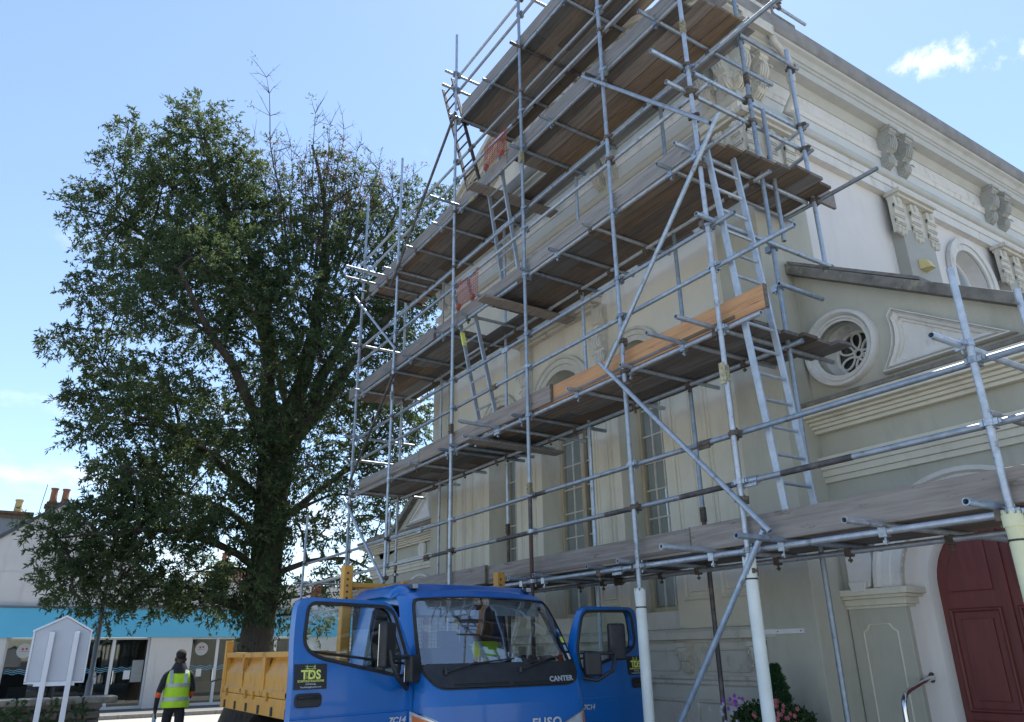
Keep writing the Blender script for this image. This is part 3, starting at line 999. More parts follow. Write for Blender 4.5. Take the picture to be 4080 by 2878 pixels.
# --- side aisles (wings); the left one mirrors the right
def wing(mx, right):
    S = 1 if right else -1

    def M(x):
        return x if right else 2 * XC - x

    def fw_(y):
        return lambda x, z: (M(x), y, z)
    XI, XO = -4.805, -0.9

    def rk(x):
        return 5.74 - 0.585 * (x + 4.85)
    cx, cz, cr = -4.36, 4.655, 0.30
    mb = MB()
    # above the cornice, split round the circular window
    mb.prism([(XI, 4.06), (cx, 4.06)] + arc(cx, cz, cr, 270, 90, 20) + [(cx, rk(cx)), (XI, rk(XI))], fw_(GY), fw_(GY + 0.45))
    mb.prism([(cx, 4.06), (XO, 4.06), (XO, 4.07), (XO - 0.4, rk(XO - 0.4)), (cx, rk(cx))] + arc(cx, cz, cr, 90, -90, 20), fw_(GY), fw_(GY + 0.45))
    # below: header with the door arch, and plain wall beyond the door
    dc, dr, dzs = -3.45, 0.74, 2.19
    mb.prism([(-4.805, dzs), (dc - dr, dzs)] + arc(dc, dzs, dr, 180, 0, 24)[1:] + [(XO, dzs), (XO, 4.06), (XI, 4.06)], fw_(GY), fw_(GY + 0.45))
    mb.prism([(dc + dr, -0.1), (XO, -0.1), (XO, dzs), (dc + dr, dzs)], fw_(GY), fw_(GY + 0.45))
    mb.build('aisle_wall', 'sage', church)
    x0, x1 = sorted((M(XO), M(XO + 0.4)))
    MB().box(min(M(XO), M(XO - 0.4)), max(M(XO), M(XO - 0.4)), GY + 0.45, 20, -0.1, 4.0).build('aisle_side_wall', 'sage', church)
    # entablature of the wing
    for nm, mat, layers in (('architrave', 'cream', ((3.27, 3.33, 0.03), (3.33, 3.40, 0.05), (3.40, 3.46, 0.07), (3.46, 3.53, 0.10))),
                            ('aisle_cornice', 'cream', ((3.79, 3.83, 0.08), (3.83, 3.865, 0.12), (3.865, 3.90, 0.15), (3.93, 4.0, 0.27), (4.0, 4.035, 0.30))),
                            ('weathering', 'coping', ((4.036, 4.085, 0.31),))):
        m_ = MB()
        for z0, z1, p in layers:
            xa, xb = sorted((M(XI), M(XO + p)))
            m_.box(xa, xb, GY - p, GY + 0.01, z0, z1 - 0.0005)
        if nm == 'aisle_cornice':
            xa, xb = sorted((M(XI), M(XO + 0.2)))
            m_.box(xa, xb, GY - 0.2, GY + 0.01, 3.90, 3.9295)
        m_.build(nm, mat, church, bevel=0.005)
    # raking coping
    m_ = MB()
    m_.prism([(XI, rk(XI) + 0.0), (-2.0, rk(-2.0)), (-2.0, rk(-2.0) + 0.13), (XI, rk(XI) + 0.13)], fw_(GY - 0.13), fw_(GY + 0.5))
    m_.prism([(-2.0, rk(-2.0)), (XO + 0.2, 3.9 + 0.187), (XO + 0.2, 4.2), (-2.0, rk(-2.0) + 0.13)], fw_(GY - 0.13), fw_(GY + 0.5))
    m_.build('coping', 'coping', church, bevel=0.01)
    m_ = MB()
    m_.prism([(XI, rk(XI) - 0.05), (XO, rk(XO) - 0.05), (XO, rk(XO) - 0.15), (XI, rk(XI) - 0.15)], fw_(GY + 0.46), fw_(22))
    m_.build('aisle_roof', 'slate', church)
    # round window
    n = 40

    def C(r, y):
        return [(M(cx) + r * math.cos(2 * math.pi * i / n), y, cz + r * math.sin(2 * math.pi * i / n)) for i in range(n)]
    m_ = MB()
    m_.loops([C(0.30, GY + 0.05), C(0.30, GY - 0.015), C(0.325, GY - 0.015), C(0.33, GY - 0.03), C(0.355, GY - 0.03), C(0.36, GY - 0.05), C(0.385, GY - 0.075), C(0.415, GY - 0.075), C(0.43, GY - 0.05), C(0.435, GY + 0.02)])
    rw = m_.build('round_window', 'trim_pale', church, smooth=True)
    m_ = MB()
    ty = GY + 0.30

    def C2(r, y):
        return [(M(cx) + r * math.cos(2 * math.pi * i / n), y, cz + r * math.sin(2 * math.pi * i / n)) for i in range(n)]
    m_.loops([C2(0.31, GY + 0.10), C2(0.262, ty - 0.02), C2(0.262, ty + 0.05)])
    m_.poly_tube(C2(0.25, ty), 0.022, 8, closed=True)
    m_.poly_tube(C2(0.045, ty), 0.016, 8, closed=True)
    for k in range(6):
        a0 = math.radians(60 * k + 30)
        pts = []
        for i in range(16):
            t = 2 * math.pi * i / 16
            u = 0.148 + 0.088 * math.cos(t)
            v = (0.036 + 0.032 * (0.5 + 0.5 * math.cos(t))) * math.sin(t)
            pts.append((M(cx) + u * math.cos(a0) - v * math.sin(a0), ty, cz + u * math.sin(a0) + v * math.cos(a0)))
        m_.poly_tube(pts, 0.013, 6, closed=True)
    m_.build('tracery', 'trim_pale', rw, smooth=True)
    m_ = MB()
    m_.loops([C2(0.26, ty + 0.03)], True, True, False)
    m_.build('pane', 'shop_glass', rw)
    m_ = MB()
    m_.loops([C2(0.30, ty + 0.15)], True, True, False)
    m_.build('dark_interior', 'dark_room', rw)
    # triangular moulded panel with a hollow side
    tri = [(-2.68, 4.215), (-3.72, 4.865)] + [(cx + 0.60 * math.cos(math.radians(a)), cz + 0.60 * math.sin(math.radians(a))) for a in (14, 4, -7, -18, -30)] + [(-3.93, 4.215)]
    gx = sum(p[0] for p in tri) / len(tri) + 0.10
    gz = sum(p[1] for p in tri) / len(tri) - 0.03

    def T(k, y):
        return [(M(gx + (p - gx) * k), y, gz + (q - gz) * k) for p, q in tri]
    m_ = MB()
    m_.loops([T(1.0, GY + 0.01), T(1.0, GY - 0.05), T(0.965, GY - 0.085), T(0.93, GY - 0.085), T(0.905, GY - 0.04), T(0.85, GY - 0.035), T(0.82, GY - 0.07), T(0.69, GY - 0.05), T(0.66, GY - 0.02), T(0.56, GY - 0.02), T(0.54, GY - 0.004)], True, False, True)
    m_.build('triangular_panel', 'trim_pale', church)
    # door surround
    pc = -4.48
    m_ = MB()
    xa, xb = sorted((M(-4.79), M(dc - dr)))
    m_.box(xa, xb, GY - 0.02, GY + 0.25, -0.1, 2.02)
    m_.build('door_pier', 'sage', church, bevel=0.008)
    m_ = MB()
    for z0, z1, e in ((2.012, 2.04, 0.015), (2.04, 2.10, 0.03), (2.10, 2.13, 0.06), (2.13, 2.19, 0.085)):
        xa, xb = sorted((M(-4.80), M(dc - dr + e)))
        m_.box(xa, xb, GY - 0.02 - e, GY + 0.24, z0, z1 - 0.0005)
    m_.build('impost', 'cream', church, bevel=0.006)
    m_ = MB()
    xa, xb = sorted((M(-4.65), M(-4.32)))
    frame_ring(m_, xa, xb, 0.3, 1.86, GY - 0.02, 0.014, 0.010, notch=0.07)
    m_.build('panel_moulding', 'cream', church)
    m_ = MB()

    def lp(e, y, zb=2.195):
        return [(M(dc) + (dr + e), y, zb)] + [(M(dc) + p, y, q) for p, q in arc(0, dzs, dr + e, 0, 180, 28)][1:-1] + [(M(dc) - (dr + e), y, zb)]
    m_.loops([lp(0, GY + 0.02), lp(0, GY - 0.03), lp(0.09, GY - 0.03), lp(0.10, GY - 0.045), lp(0.18, GY - 0.05), lp(0.2, GY - 0.085), lp(0.24, GY - 0.085), lp(0.25, GY + 0.01)], closed=False)
    m_.build('archivolt', 'trim_pale', church, smooth=True)
    m_ = MB()

    def jl(e, y):
        return [(M(dc) + (dr + e), y, -0.1)] + [(M(dc) + p, y, q) for p, q in arc(0, dzs, dr + e, 0, 180, 28)] + [(M(dc) - (dr + e), y, -0.1)]
    m_.loops([jl(0.0, GY + 0.045), jl(-0.02, GY + 0.16), jl(-0.07, GY + 0.22), jl(-0.12, GY + 0.23), jl(-0.14, GY + 0.26), jl(-0.15, GY + 0.34)], closed=False)
    m_.build('door_jamb', 'wall_white', church, smooth=True)
    if right:
        m_ = MB()
        m_.prism([(-4.70, 2.20), (-4.48, 2.20), (-4.42, 2.42), (-4.40, 3.0), (-4.70, 3.0)], fw_(GY - 0.07), fw_(GY + 0.005))
        m_.prism([(-4.66, 2.16), (-4.52, 2.16), (-4.49, 2.26), (-4.69, 2.26)], fw_(GY - 0.11), fw_(GY - 0.03))
        m_.build('corbel', 'trim_pale', church, bevel=0.01)
    else:
        m_ = MB()
        m_.lathe((0, 0, 0), [(0.15, 0.0), (0.17, 0.02), (0.15, 0.05), (0.05, 0.065)], 20)
        m_.v = [(M(-4.0) + 1.0 * x - 0.55, GY - z, 3.66 + y) for x, y, z in m_.v]
        m_.build('round_boss', 'trim_pale', church, smooth=True)
    # double door
    dm = MB()
    r = dr - 0.15
    dm.prism([(M(dc) + r, 0.16)] + [(M(dc) + p, q) for p, q in arc(0, dzs, r, 0, 180, 24)] + [(M(dc) - r, 0.16)], fy(GY + 0.33), fy(GY + 0.40))
    door = dm.build('door', 'oak_red', church)
    for s_ in (-1, 1):
        for z0, z1 in ((0.4, 1.02), (1.15, 1.95)):
            m_ = MB()
            xa, xb = sorted((M(dc) + s_ * 0.10, M(dc) + s_ * (r - 0.09)))
            frame_ring(m_, xa, xb, z0, z1, GY + 0.33, 0.035, 0.025)
            m_.box(xa + 0.06, xb - 0.06, GY + 0.312, GY + 0.331, z0 + 0.06, z1 - 0.06)
            m_.build('panel', 'oak_red', door, bevel=0.006)
        m_ = MB()
        q = [(M(dc) + s_ * p, z) for p, z in [(0.10, 2.13)] + [(r - 0.09, 2.13)] + [(a, b) for a, b in arc(0, dzs, r - 0.10, 3, 76, 8)] + [(0.10, 2.6)]]
        m_.prism(q, fy(GY + 0.315), fy(GY + 0.331))
        m_.build('panel', 'oak_red', door, bevel=0.008)
    MB().box(M(dc) - 0.03, M(dc) + 0.03, GY + 0.31, GY + 0.331, 0.2, 2.72).build('cover_strip', 'oak_red', door)
    return door


wing(None, True)
wing(None, False)
nb = MB().box(-5.545, -4.95, PY - 0.022, PY - 0.001, 1.80, 1.845)
nb = nb.build('name_strip', 'plastic_white', church)
sc = MB()
for x in (-5.52, -5.25, -4.98):
    sc.lathe((x, PY - 0.0225, 1.8225), [(0.006, 0), (0.006, 0.004)], 8)
sc.v = [(x, PY - 0.0225 - (z - 1.8225), 1.8225 + (y - (PY - 0.0225))) for x, y, z in sc.v]
sc.build('screw', 'chassis', nb)

# handrail by the door
hr = thing('handrail', (-4.05, 6.5, 0.16), 'bent brown metal handrail fixed beside the red arched door', 'handrail')
m_ = MB()
m_.poly_tube([(-4.155, 7.20, 1.40), (-4.13, 7.10, 1.395), (-4.09, 6.85, 1.355), (-4.06, 6.63, 1.315), (-4.05, 6.55, 1.29), (-4.05, 6.51, 1.24), (-4.05, 6.50, 1.17), (-4.05, 6.50, 0.16)], 0.022, 10)
m_.build('rail', 'chrome', hr, smooth=True)
m_ = MB()
m_.lathe((0, 0, 0), [(0.045, 0), (0.045, 0.012), (0.02, 0.016)], 14)
m_.v = [(-4.172 + z, 7.20 + x, 1.40 + y) for x, y, z in m_.v]
m_.build('wall_plate', 'coupler_old', hr)

# ================================================================ scaffold
SX = [-13.43, -11.70, -9.49, -7.475, -5.65, -4.30, -2.245, -0.35]     # outer standards
SYO, SYI = 5.10, 6.07
LZ = [2.43, 4.43, 6.40, 8.46, 10.30]
TR = 0.0242
scaf = thing('scaffold', (-8.5, 5.6, 0.16), 'galvanised tube and board scaffold of five lifts wrapped round the church front', 'scaffold')
NT = [0]


def pole(p, q, name='tube', mat='galv', r=TR):
    return MB().tube(p, q, r, 12).build(name, mat, scaf, smooth=True)


# couplers: a few shared meshes
def cp_mesh(nm, mat, kind):
    m = MB()
    R = 0.034
    if kind == 'double':      # two bands at right angles with bolts
        m.lathe((0, 0, 0), [(R - 0.006, -0.024), (R, -0.022), (R, 0.022), (R - 0.006, 0.024)], 12)
        m.obox((0, 0.052, 0), (0.024, 0, 0), (0, R * 1.0, 0), (0, 0, R))
        m.obox((0.042, 0.0, 0), (0.016, 0, 0), (0, 0.010, 0), (0, 0, 0.020))
        m.obox((-0.042, 0.0, 0), (0.012, 0, 0), (0, 0.010, 0), (0, 0, 0.018))
        m.tube((-0.06, 0.012, 0), (0.075, 0.012, 0), 0.008, 6, hollow=False)
        m.tube((0.0, 0.052, -0.06), (0.0, 0.052, 0.055), 0.009, 6, hollow=False)
        m.obox((0.068, 0.012, 0), (0.008, 0, 0), (0, 0.014, 0), (0, 0, 0.014))
    elif kind == 'sleeve':    # along X
        m.tube((-0.075, 0, 0), (0.075, 0, 0), R, 12, hollow=False)
        m.obox((0, -0.02, -0.04), (0.07, 0, 0), (0, 0.012, 0), (0, 0, 0.012))
        for x in (-0.045, 0.045):
            m.tube((x, -0.03, -0.05), (x, 0.01, -0.03), 0.011, 6, hollow=False)
    elif kind == 'sleeve_v':
        m.tube((0, 0, -0.075), (0, 0, 0.075), R, 12, hollow=False)
        m.obox((0.03, -0.025, 0), (0.012, 0, 0), (0, 0.012, 0), (0, 0, 0.07))
        for z in (-0.045, 0.0, 0.045):
            m.tube((0.0, -0.045, z), (0.05, -0.03, z), 0.010, 6, hollow=False)
    elif kind == 'single':    # hook clip with a drop bolt
        m.obox((0, 0, 0.0), (0.03, 0, 0), (0, 0.028, 0), (0, 0, 0.034))
        m.tube((0, 0, -0.085), (0, 0, 0.03), 0.008, 6, hollow=False)
        m.obox((0, 0, -0.065), (0.014, 0, 0), (0, 0.014, 0), (0, 0, 0.009))
    o = m.build(nm, mat)
    me = o.data
    bpy.data.objects.remove(o)
    return me


CPM = {(k, m): cp_mesh('coupler', m, k) for k in ('double', 'sleeve', 'sleeve_v', 'single') for m in ('coupler_zinc', 'coupler_old', 'coupler_yellow')}


def cpl(kind, loc, mat=None, rot=None):
    mat = mat or random.choice(['coupler_zinc', 'coupler_zinc', 'coupler_old'])
    return obj_at('coupler', CPM[(kind, mat)], loc, scaf, rot)


# standards
TOPS = [10.89, 10.9, 12.22, 13.2, 13.2, 13.2, 4.11, 4.3]
for i, x in enumerate(SX):
    if i == 3:       # a rusty length at the foot of this one
        pole((x, SYO, 0.16), (x, SYO, 3.02), 'standard', 'rust_tube')
        pole((x, SYO, 3.03), (x, SYO, TOPS[i]), 'standard')
        cpl('sleeve_v', (x, SYO, 3.50), 'coupler_yellow')
        pole((x, SYO - 0.0006, 3.02), (x, SYO - 0.0006, 3.46), 'standard', 'galv_dark', TR + 0.0012)
    else:
        pole((x, SYO, 0.16), (x, SYO, TOPS[i]), 'standard')
INT = [9.9, 9.9, 11.0, 8.3, 8.35, 12.4, 4.2, 4.2]
for i, x in enumerate(SX):
    low = 'galv_dark' if i in (2, 4) else 'galv'
    if i in (2, 4):
        zz = 3.36 if i == 2 else 3.0
        pole((x, SYI, 0.16), (x, SYI, zz), 'standard', 'galv_dark')
        pole((x, SYI, zz + 0.01), (x, SYI, INT[i]), 'standard')
        cpl('sleeve_v', (x, SYI, zz), 'coupler_old')
    elif i == 0:
        pole((x, SYI, 0.16), (x, SYI, 3.2), 'standard', 'galv_dark')
        pole((x, SYI, 3.21), (x, SYI, INT[i]), 'standard')
        cpl('sleeve_v', (x, SYI, 3.2), 'coupler_yellow')
    else:
        pole((x, SYI, 0.16), (x, SYI, INT[i]), 'standard')
pole((-15.84, SYO, 0.16), (-15.84, SYO, 4.40), 'standard')
pole((-15.84, SYI, 0.16), (-15.84, SYI, 4.0), 'standard')
pole((-13.05, 5.75, 3.1), (-13.05, 5.75, 4.15), 'standard')
# return poles on the aisle roof
pole((-4.3, 6.95, 5.50), (-4.3, 6.95, 8.62), 'standard', 'galv')
pole((-4.3, 6.28, 5.9 - 0.2), (-4.3, 6.28, 7.42), 'standard', 'galv')
# sleeves seen along the standards
for i, z, m in ((5, 8.0, 'coupler_yellow'), (5, 3.98, 'coupler_yellow'), (3, 8.28, 'coupler_yellow'), (2, 4.75, 'coupler_old'), (1, 5.9, 'coupler_zinc'), (0, 8.95, 'coupler_zinc'), (4, 10.0, 'coupler_yellow')):
    cpl('sleeve_v', (SX[i], SYO, z), m)
cpl('sleeve_v', (-4.3, SYI, 7.75), 'coupler_old')

# ledgers and guard rails (run along the front)
LED = SYO + 0.052
RUNS = [  # z, x0, x1, y, name
    (LZ[0], -17.1, -0.2, LED, 'ledger'), (LZ[0] - 0.001, -17.0, -0.2, SYI - 0.052, 'ledger'),
    (LZ[1], -13.72, -3.87, LED, 'ledger'), (LZ[1], -13.6, -4.1, SYI - 0.052, 'ledger'),
    (LZ[2], -13.75, -3.76, LED, 'ledger'), (LZ[2], -13.6, -4.15, SYI - 0.052, 'ledger'),
    (LZ[3], -13.7, -4.25, LED, 'ledger'), (LZ[3], -13.6, -4.1, SYI - 0.052, 'ledger'),
    (LZ[4], -9.62, -3.9, LED, 'ledger'), (LZ[4], -9.62, -4.0, SYI - 0.052, 'ledger'),
    (3.00, -15.98, -0.2, LED, 'guard_rail'), (3.43, -15.98, -0.2, LED, 'guard_rail'),
    (5.08, -13.75, -3.40, LED, 'guard_rail'), (5.53, -13.75, -4.0, LED, 'guard_rail'),
    (7.12, -13.75, -4.1, LED, 'guard_rail'), (7.44, -13.75, -3.0, LED, 'guard_rail'),
    (9.10, -13.75, -4.0, LED, 'guard_rail'), (9.46, -13.75, -4.0, LED, 'guard_rail'),
    (10.97, -9.66, -4.0, LED, 'guard_rail'), (11.30, -9.66, -4.0, LED, 'guard_rail'),
]
for z, a, b, y, nm in RUNS:
    L = b - a
    cuts = [a]
    while b - cuts[-1] > 6.6:
        cuts.append(cuts[-1] + random.uniform(4.6, 6.2))
    cuts.append(b)
    for u, v in zip(cuts[:-1], cuts[1:]):
        pole((u + 0.002, y, z), (v - 0.002, y, z), nm, 'galv')
    for u in cuts[1:-1]:
        cpl('sleeve', (u, y, z), random.choice(['coupler_yellow', 'coupler_zinc', 'coupler_old']))
    if y == LED:
        for x in SX + [-15.84]:
            if a - 0.05 <= x <= b + 0.05 and (x != -15.84 or z < 3.6) and not (x in SX[6:] and z > 4):
                cpl('double', (x, SYO, z), None)
# painted black lengths on the lowest rails
for a, b, z in ((-5.05, -4.42, 3.00), (-6.15, -5.75, 3.0), (-8.3, -7.55, 3.0), (-10.1, -9.62, 3.0), (-7.45, -7.2, 3.43), (-3.9, -3.25, 3.0)):
    MB().tube((a, LED, z), (b, LED, z), TR + 0.0012, 12, hollow=False).build('paint_band', 'galv_dark', scaf, smooth=True)

# transoms: (lift, x, y front, y back)
TRN = {0: [(-13.3, 4.9, 6.5), (-12.1, 5.0, 6.45), (-11.5, 4.95, 6.5), (-9.9, 4.9, 6.45), (-9.2, 5.02, 6.5), (-7.75, 4.95, 6.45), (-7.3, 5.0, 6.5), (-6.3, 4.98, 6.5), (-5.75, 4.93, 6.48), (-4.74, 4.55, 6.5), (-3.99, 4.62, 6.5), (-3.12, 4.71, 6.9), (-2.33, 4.76, 6.9), (-1.2, 4.9, 6.8)],
       1: [(-13.2, 4.98, 6.52), (-11.78, 5.0, 6.52), (-10.7, 5.0, 6.42), (-9.69, 5.0, 6.52), (-9.4, 5.02, 6.5), (-8.86, 4.95, 6.5), (-8.27, 4.55, 6.62), (-7.69, 5.0, 6.53), (-6.51, 5.0, 6.5), (-5.61, 5.02, 6.5), (-4.82, 4.67, 6.5), (-4.40, 4.64, 6.92)],
       2: [(-13.2, 4.98, 6.40), (-11.9, 5.0, 6.42), (-11.1, 5.0, 6.42), (-9.9, 4.98, 6.40), (-9.1, 5.03, 6.35), (-8.42, 4.89, 6.34), (-7.43, 5.0, 6.42), (-6.80, 5.02, 6.44), (-6.1, 5.02, 6.44), (-4.74, 4.95, 7.15), (-4.39, 4.86, 6.95)],
       3: [(-13.1, 4.95, 6.38), (-12.67, 4.44, 6.36), (-12.25, 4.29, 6.32), (-11.94, 4.92, 6.33), (-10.99, 4.91, 6.32), (-10.04, 4.96, 6.33), (-9.34, 4.57, 6.33), (-8.71, 4.95, 6.33), (-7.57, 4.96, 6.34), (-6.82, 4.96, 6.33), (-5.85, 5.0, 6.33), (-4.73, 4.89, 7.2)],
       4: [(-9.45, 4.95, 6.35), (-8.4, 5.0, 6.30), (-7.5, 4.95, 6.33), (-6.4, 5.0, 6.33), (-5.2, 4.95, 6.33)]}
for k, lst in TRN.items():
    for x, a, b in lst:
        z = LZ[k] + 2 * TR + 0.001
        pole((x, a, z), (x, b, z), 'transom', random.choice(['galv', 'galv', 'galv', 'galv_dark']) if k > 2 else 'galv')
        cpl('single', (x + 0.002, LED, LZ[k] - 0.005), None)
        cpl('single', (x - 0.002, SYI - 0.052, LZ[k] - 0.005), 'coupler_old')
# rails returning along the flank and at the ends
for p, q in (((-4.352, 4.80, 7.12 + 0.05), (-4.352, 7.05, 7.12 + 0.05)), ((-4.352, 4.62, 7.44 + 0.05), (-4.352, 7.02, 7.44 + 0.05)), ((-4.25, 6.0, 8.33), (-4.25, 7.05, 8.33)), ((-4.25, 4.90, 5.56), (-4.25, 7.42, 5.56)),
             ((-4.248, 6.0, 5.10), (-4.248, 6.7, 5.10)), ((-4.91, 5.0, 10.40), (-4.91, 8.56, 10.40)), ((-5.08, 5.0, 10.36), (-5.08, 7.5, 10.36)),
             ((-2.297, 4.74, 3.55), (-2.297, 6.9, 3.55)), ((-2.297, 5.25, 3.10), (-2.297, 6.9, 3.10)), ((-9.54, 4.85, 11.02), (-9.54, 6.2, 11.02)), ((-9.54, 4.9, 11.35), (-9.54, 6.2, 11.35)), ((-13.48, 4.95, 5.13), (-13.48, 6.4, 5.13)),
             ((-13.48, 4.95, 5.58), (-13.48, 6.4, 5.58)), ((-13.48, 4.95, 7.5), (-13.48, 6.3, 7.5)), ((-13.48, 4.95, 9.15), (-13.48, 6.3, 9.15)), ((-15.89, 4.95, 3.05), (-15.89, 6.3, 3.05)), ((-7.42, 5.0, 11.35), (-7.42, 6.3, 11.35))):
    pole(p, q, 'return_rail')
    for y in (SYO, SYI):
        if p[1] < y < q[1]:
            cpl('double', (min(SX, key=lambda s_: abs(s_ - p[0])), y, p[2]), None, Matrix.Rotation(math.radians(90), 3, 'Z').to_euler())
# tubes standing out to the right of the return
pole((-5.9, 7.9, 10.45), (-4.1, 7.9, 10.45), 'return_rail')
cpl('double', (-4.91, 7.9, 10.41), 'coupler_old')
for p, q in (((-4.95, 7.0, 6.43), (-3.54, 7.0, 6.43)), ((-4.7, 7.0, 7.40), (-4.22, 7.0, 7.46)), ((-4.7, 7.0, 7.02), (-4.22, 7.0, 7.10))):
    pole(p, q, 'return_rail')
for z in (6.43, 7.14, 7.47, 8.33, 5.56):
    cpl('double', (-4.3, 6.95, z), 'coupler_old')
# diagonal braces on the outer face
for p, q, m in (((-5.97, 8.58), (-4.06, 6.55), 'galv'), ((-3.94, 6.60), (-5.88, 4.53), 'galv'), ((-5.97, 4.62), (-4.01, 2.54), 'galv'), ((-4.07, 2.56), (-5.9, 0.18), 'galv'), ((-11.57, 6.25), (-13.40, 4.65), 'galv_dark'),
                ((-13.61, 4.42), (-11.59, 2.72), 'galv'), ((-13.73, 8.66), (-11.5, 6.70), 'galv'), ((-9.40, 10.42), (-11.9, 8.1), 'galv_dark')):
    yy = 5.045 if m != 'galv_dark' else 5.047
    pole((p[0], yy, p[1]), (q[0], yy, q[1]), 'brace', m)
    for w in (p, q):
        x = min(SX, key=lambda s_: abs(s_ - w[0]))
        t = (x - p[0]) / (q[0] - p[0])
        cpl('double', (x, SYO - 0.02, p[1] + t * (q[1] - p[1])), 'coupler_old')


# boards: decks of five or more rows, each board its own piece
def board(x0, x1, y0, z0, mat, w=0.214, h=0.038, name='board'):
    m = MB().box(-(x1 - x0) / 2, (x1 - x0) / 2, -w / 2, w / 2, -h / 2, h / 2)
    o = m.build(name, mat, None, bevel=0.004, seg=1)
    o.location = ((x0 + x1) / 2, y0 + w / 2, z0 + h / 2)
    o.rotation_euler = (random.uniform(-0.02, 0.02), 0, random.uniform(-0.002, 0.002))
    o.parent = scaf
    o.matrix_parent_inverse = WM[scaf.name].inverted()
    return o


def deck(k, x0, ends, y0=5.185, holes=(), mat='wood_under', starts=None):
    z = LZ[k] + 3 * TR + 0.003
    for r_, xe in enumerate(ends):
        a = (starts[r_] if starts else x0) + random.uniform(-0.06, 0.06)
        segs = [(a, xe)]
        for hx0, hx1, rows in holes:
            if r_ in rows:
                ns_ = []
                for u, v in segs:
                    if hx0 > u and hx1 < v:
                        ns_ += [(u, hx0), (hx1, v)]
                    else:
                        ns_.append((u, v))
                segs = ns_
        for u, v in segs:
            cur = u
            first = True
            while v - cur > 0.05:
                ln = 3.9 if not first else random.choice((1.7, 2.4, 3.2, 3.9))
                first = False
                nx = min(v, cur + ln)
                if v - nx < 0.5:
                    nx = v
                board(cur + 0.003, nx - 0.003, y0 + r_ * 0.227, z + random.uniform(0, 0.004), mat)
                cur = nx


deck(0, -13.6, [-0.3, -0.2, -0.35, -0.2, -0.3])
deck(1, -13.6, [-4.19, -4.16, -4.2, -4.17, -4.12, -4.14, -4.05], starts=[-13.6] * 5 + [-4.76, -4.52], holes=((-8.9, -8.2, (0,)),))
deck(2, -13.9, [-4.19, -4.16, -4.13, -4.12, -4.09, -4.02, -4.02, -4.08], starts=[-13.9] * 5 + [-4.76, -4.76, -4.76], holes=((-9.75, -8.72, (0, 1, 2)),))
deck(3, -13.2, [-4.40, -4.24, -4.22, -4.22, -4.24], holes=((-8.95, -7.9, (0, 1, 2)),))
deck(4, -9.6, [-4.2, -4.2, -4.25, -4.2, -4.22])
# cross boards lying on the transoms beside the ladder wells
for x, k in ((-8.72, 1), (-8.30, 2), (-8.62, 3)):
    m = MB().box(-0.11, 0.11, -0.8, 0.8, -0.019, 0.019).build('board', 'wood_grey', bevel=0.004, seg=1)
    m.location = (x, 5.70, LZ[k] - 0.02 - TR)
    m.parent = scaf
    m.matrix_parent_inverse = WM[scaf.name].inverted()
# narrow inner edge strips in the paler grey wood
for k, a, b in ((1, -12.8, -12.0), (1, -9.7, -9.3), (1, -8.5, -8.0), (2, -9.9, -9.6), (2, -6.6, -5.6), (0, -9.8, -9.0)):
    board(a, b, 6.325, LZ[k] + 3 * TR + 0.003, 'wood_grey', w=0.06)

# toe boards
TY = 5.130
TOE = {0: [(-13.5, -8.62, 'wood_grey'), (-8.60, -4.93, 'wood_grey'), (-4.98, -0.2, 'wood_grey')],
       1: [(-13.25, -10.62, 'wood_grey'), (-10.66, -7.06, 'wood_grey'), (-7.50, -3.84, 'wood_new')],
       2: [(-13.98, -10.25, 'wood_grey'), (-10.3, -7.52, 'wood_grey'), (-7.55, -4.34, 'wood_grey')],
       3: [(-13.22, -9.6, 'wood_grey'), (-9.7, -7.85, 'wood_grey'), (-7.95, -4.33, 'wood_grey')],
       4: [(-9.35, -6.0, 'wood_grey'), (-6.0, -4.2, 'wood_grey')]}
for k, lst in TOE.items():
    for i, (a, b, m) in enumerate(lst):
        off = 0.041 if (i % 2) != (k == 1) else 0.0
        mm = MB().box(-(b - a) / 2, (b - a) / 2, -0.019, 0.019, -0.1125, 0.1125).build('toe_board', m, bevel=0.004, seg=1)
        mm.location = ((a + b) / 2, TY + 0.022 + 0.019 + off, LZ[k] + 0.05 + 0.1125 + random.uniform(0, 0.02))
        mm.rotation_euler = (0, random.uniform(-0.003, 0.003), 0)
        mm.parent = scaf
        mm.matrix_parent_inverse = WM[scaf.name].inverted()
        for s_ in (-1, 1):
            eb = MB().box(s_ * (b - a) / 2 - 0.008, s_ * (b - a) / 2 + 0.008, -0.0205, 0.0205, -0.114, 0.114).build('end_band', 'coupler_old')
            eb.parent = mm
# toe board on the flank of lift three
tb = MB().box(-0.019, 0.019, -0.38, 0.38, -0.1125, 0.1125).build('toe_board', 'wood_grey', bevel=0.004, seg=1)
tb.location = (-4.36, 7.08, 6.625)
tb.parent = scaf
tb.matrix_parent_inverse = WM[scaf.name].inverted()
# sole board lying on the aisle coping
sb = MB()
sb.prism([(-4.76, 5.87), (-3.35, 5.05), (-3.35, 5.088), (-4.76, 5.908)], lambda x, z: (x, 6.93, z - 0.05), lambda x, z: (x, 7.15, z - 0.05))
sb.build('sole_board', 'wood_grey', scaf)
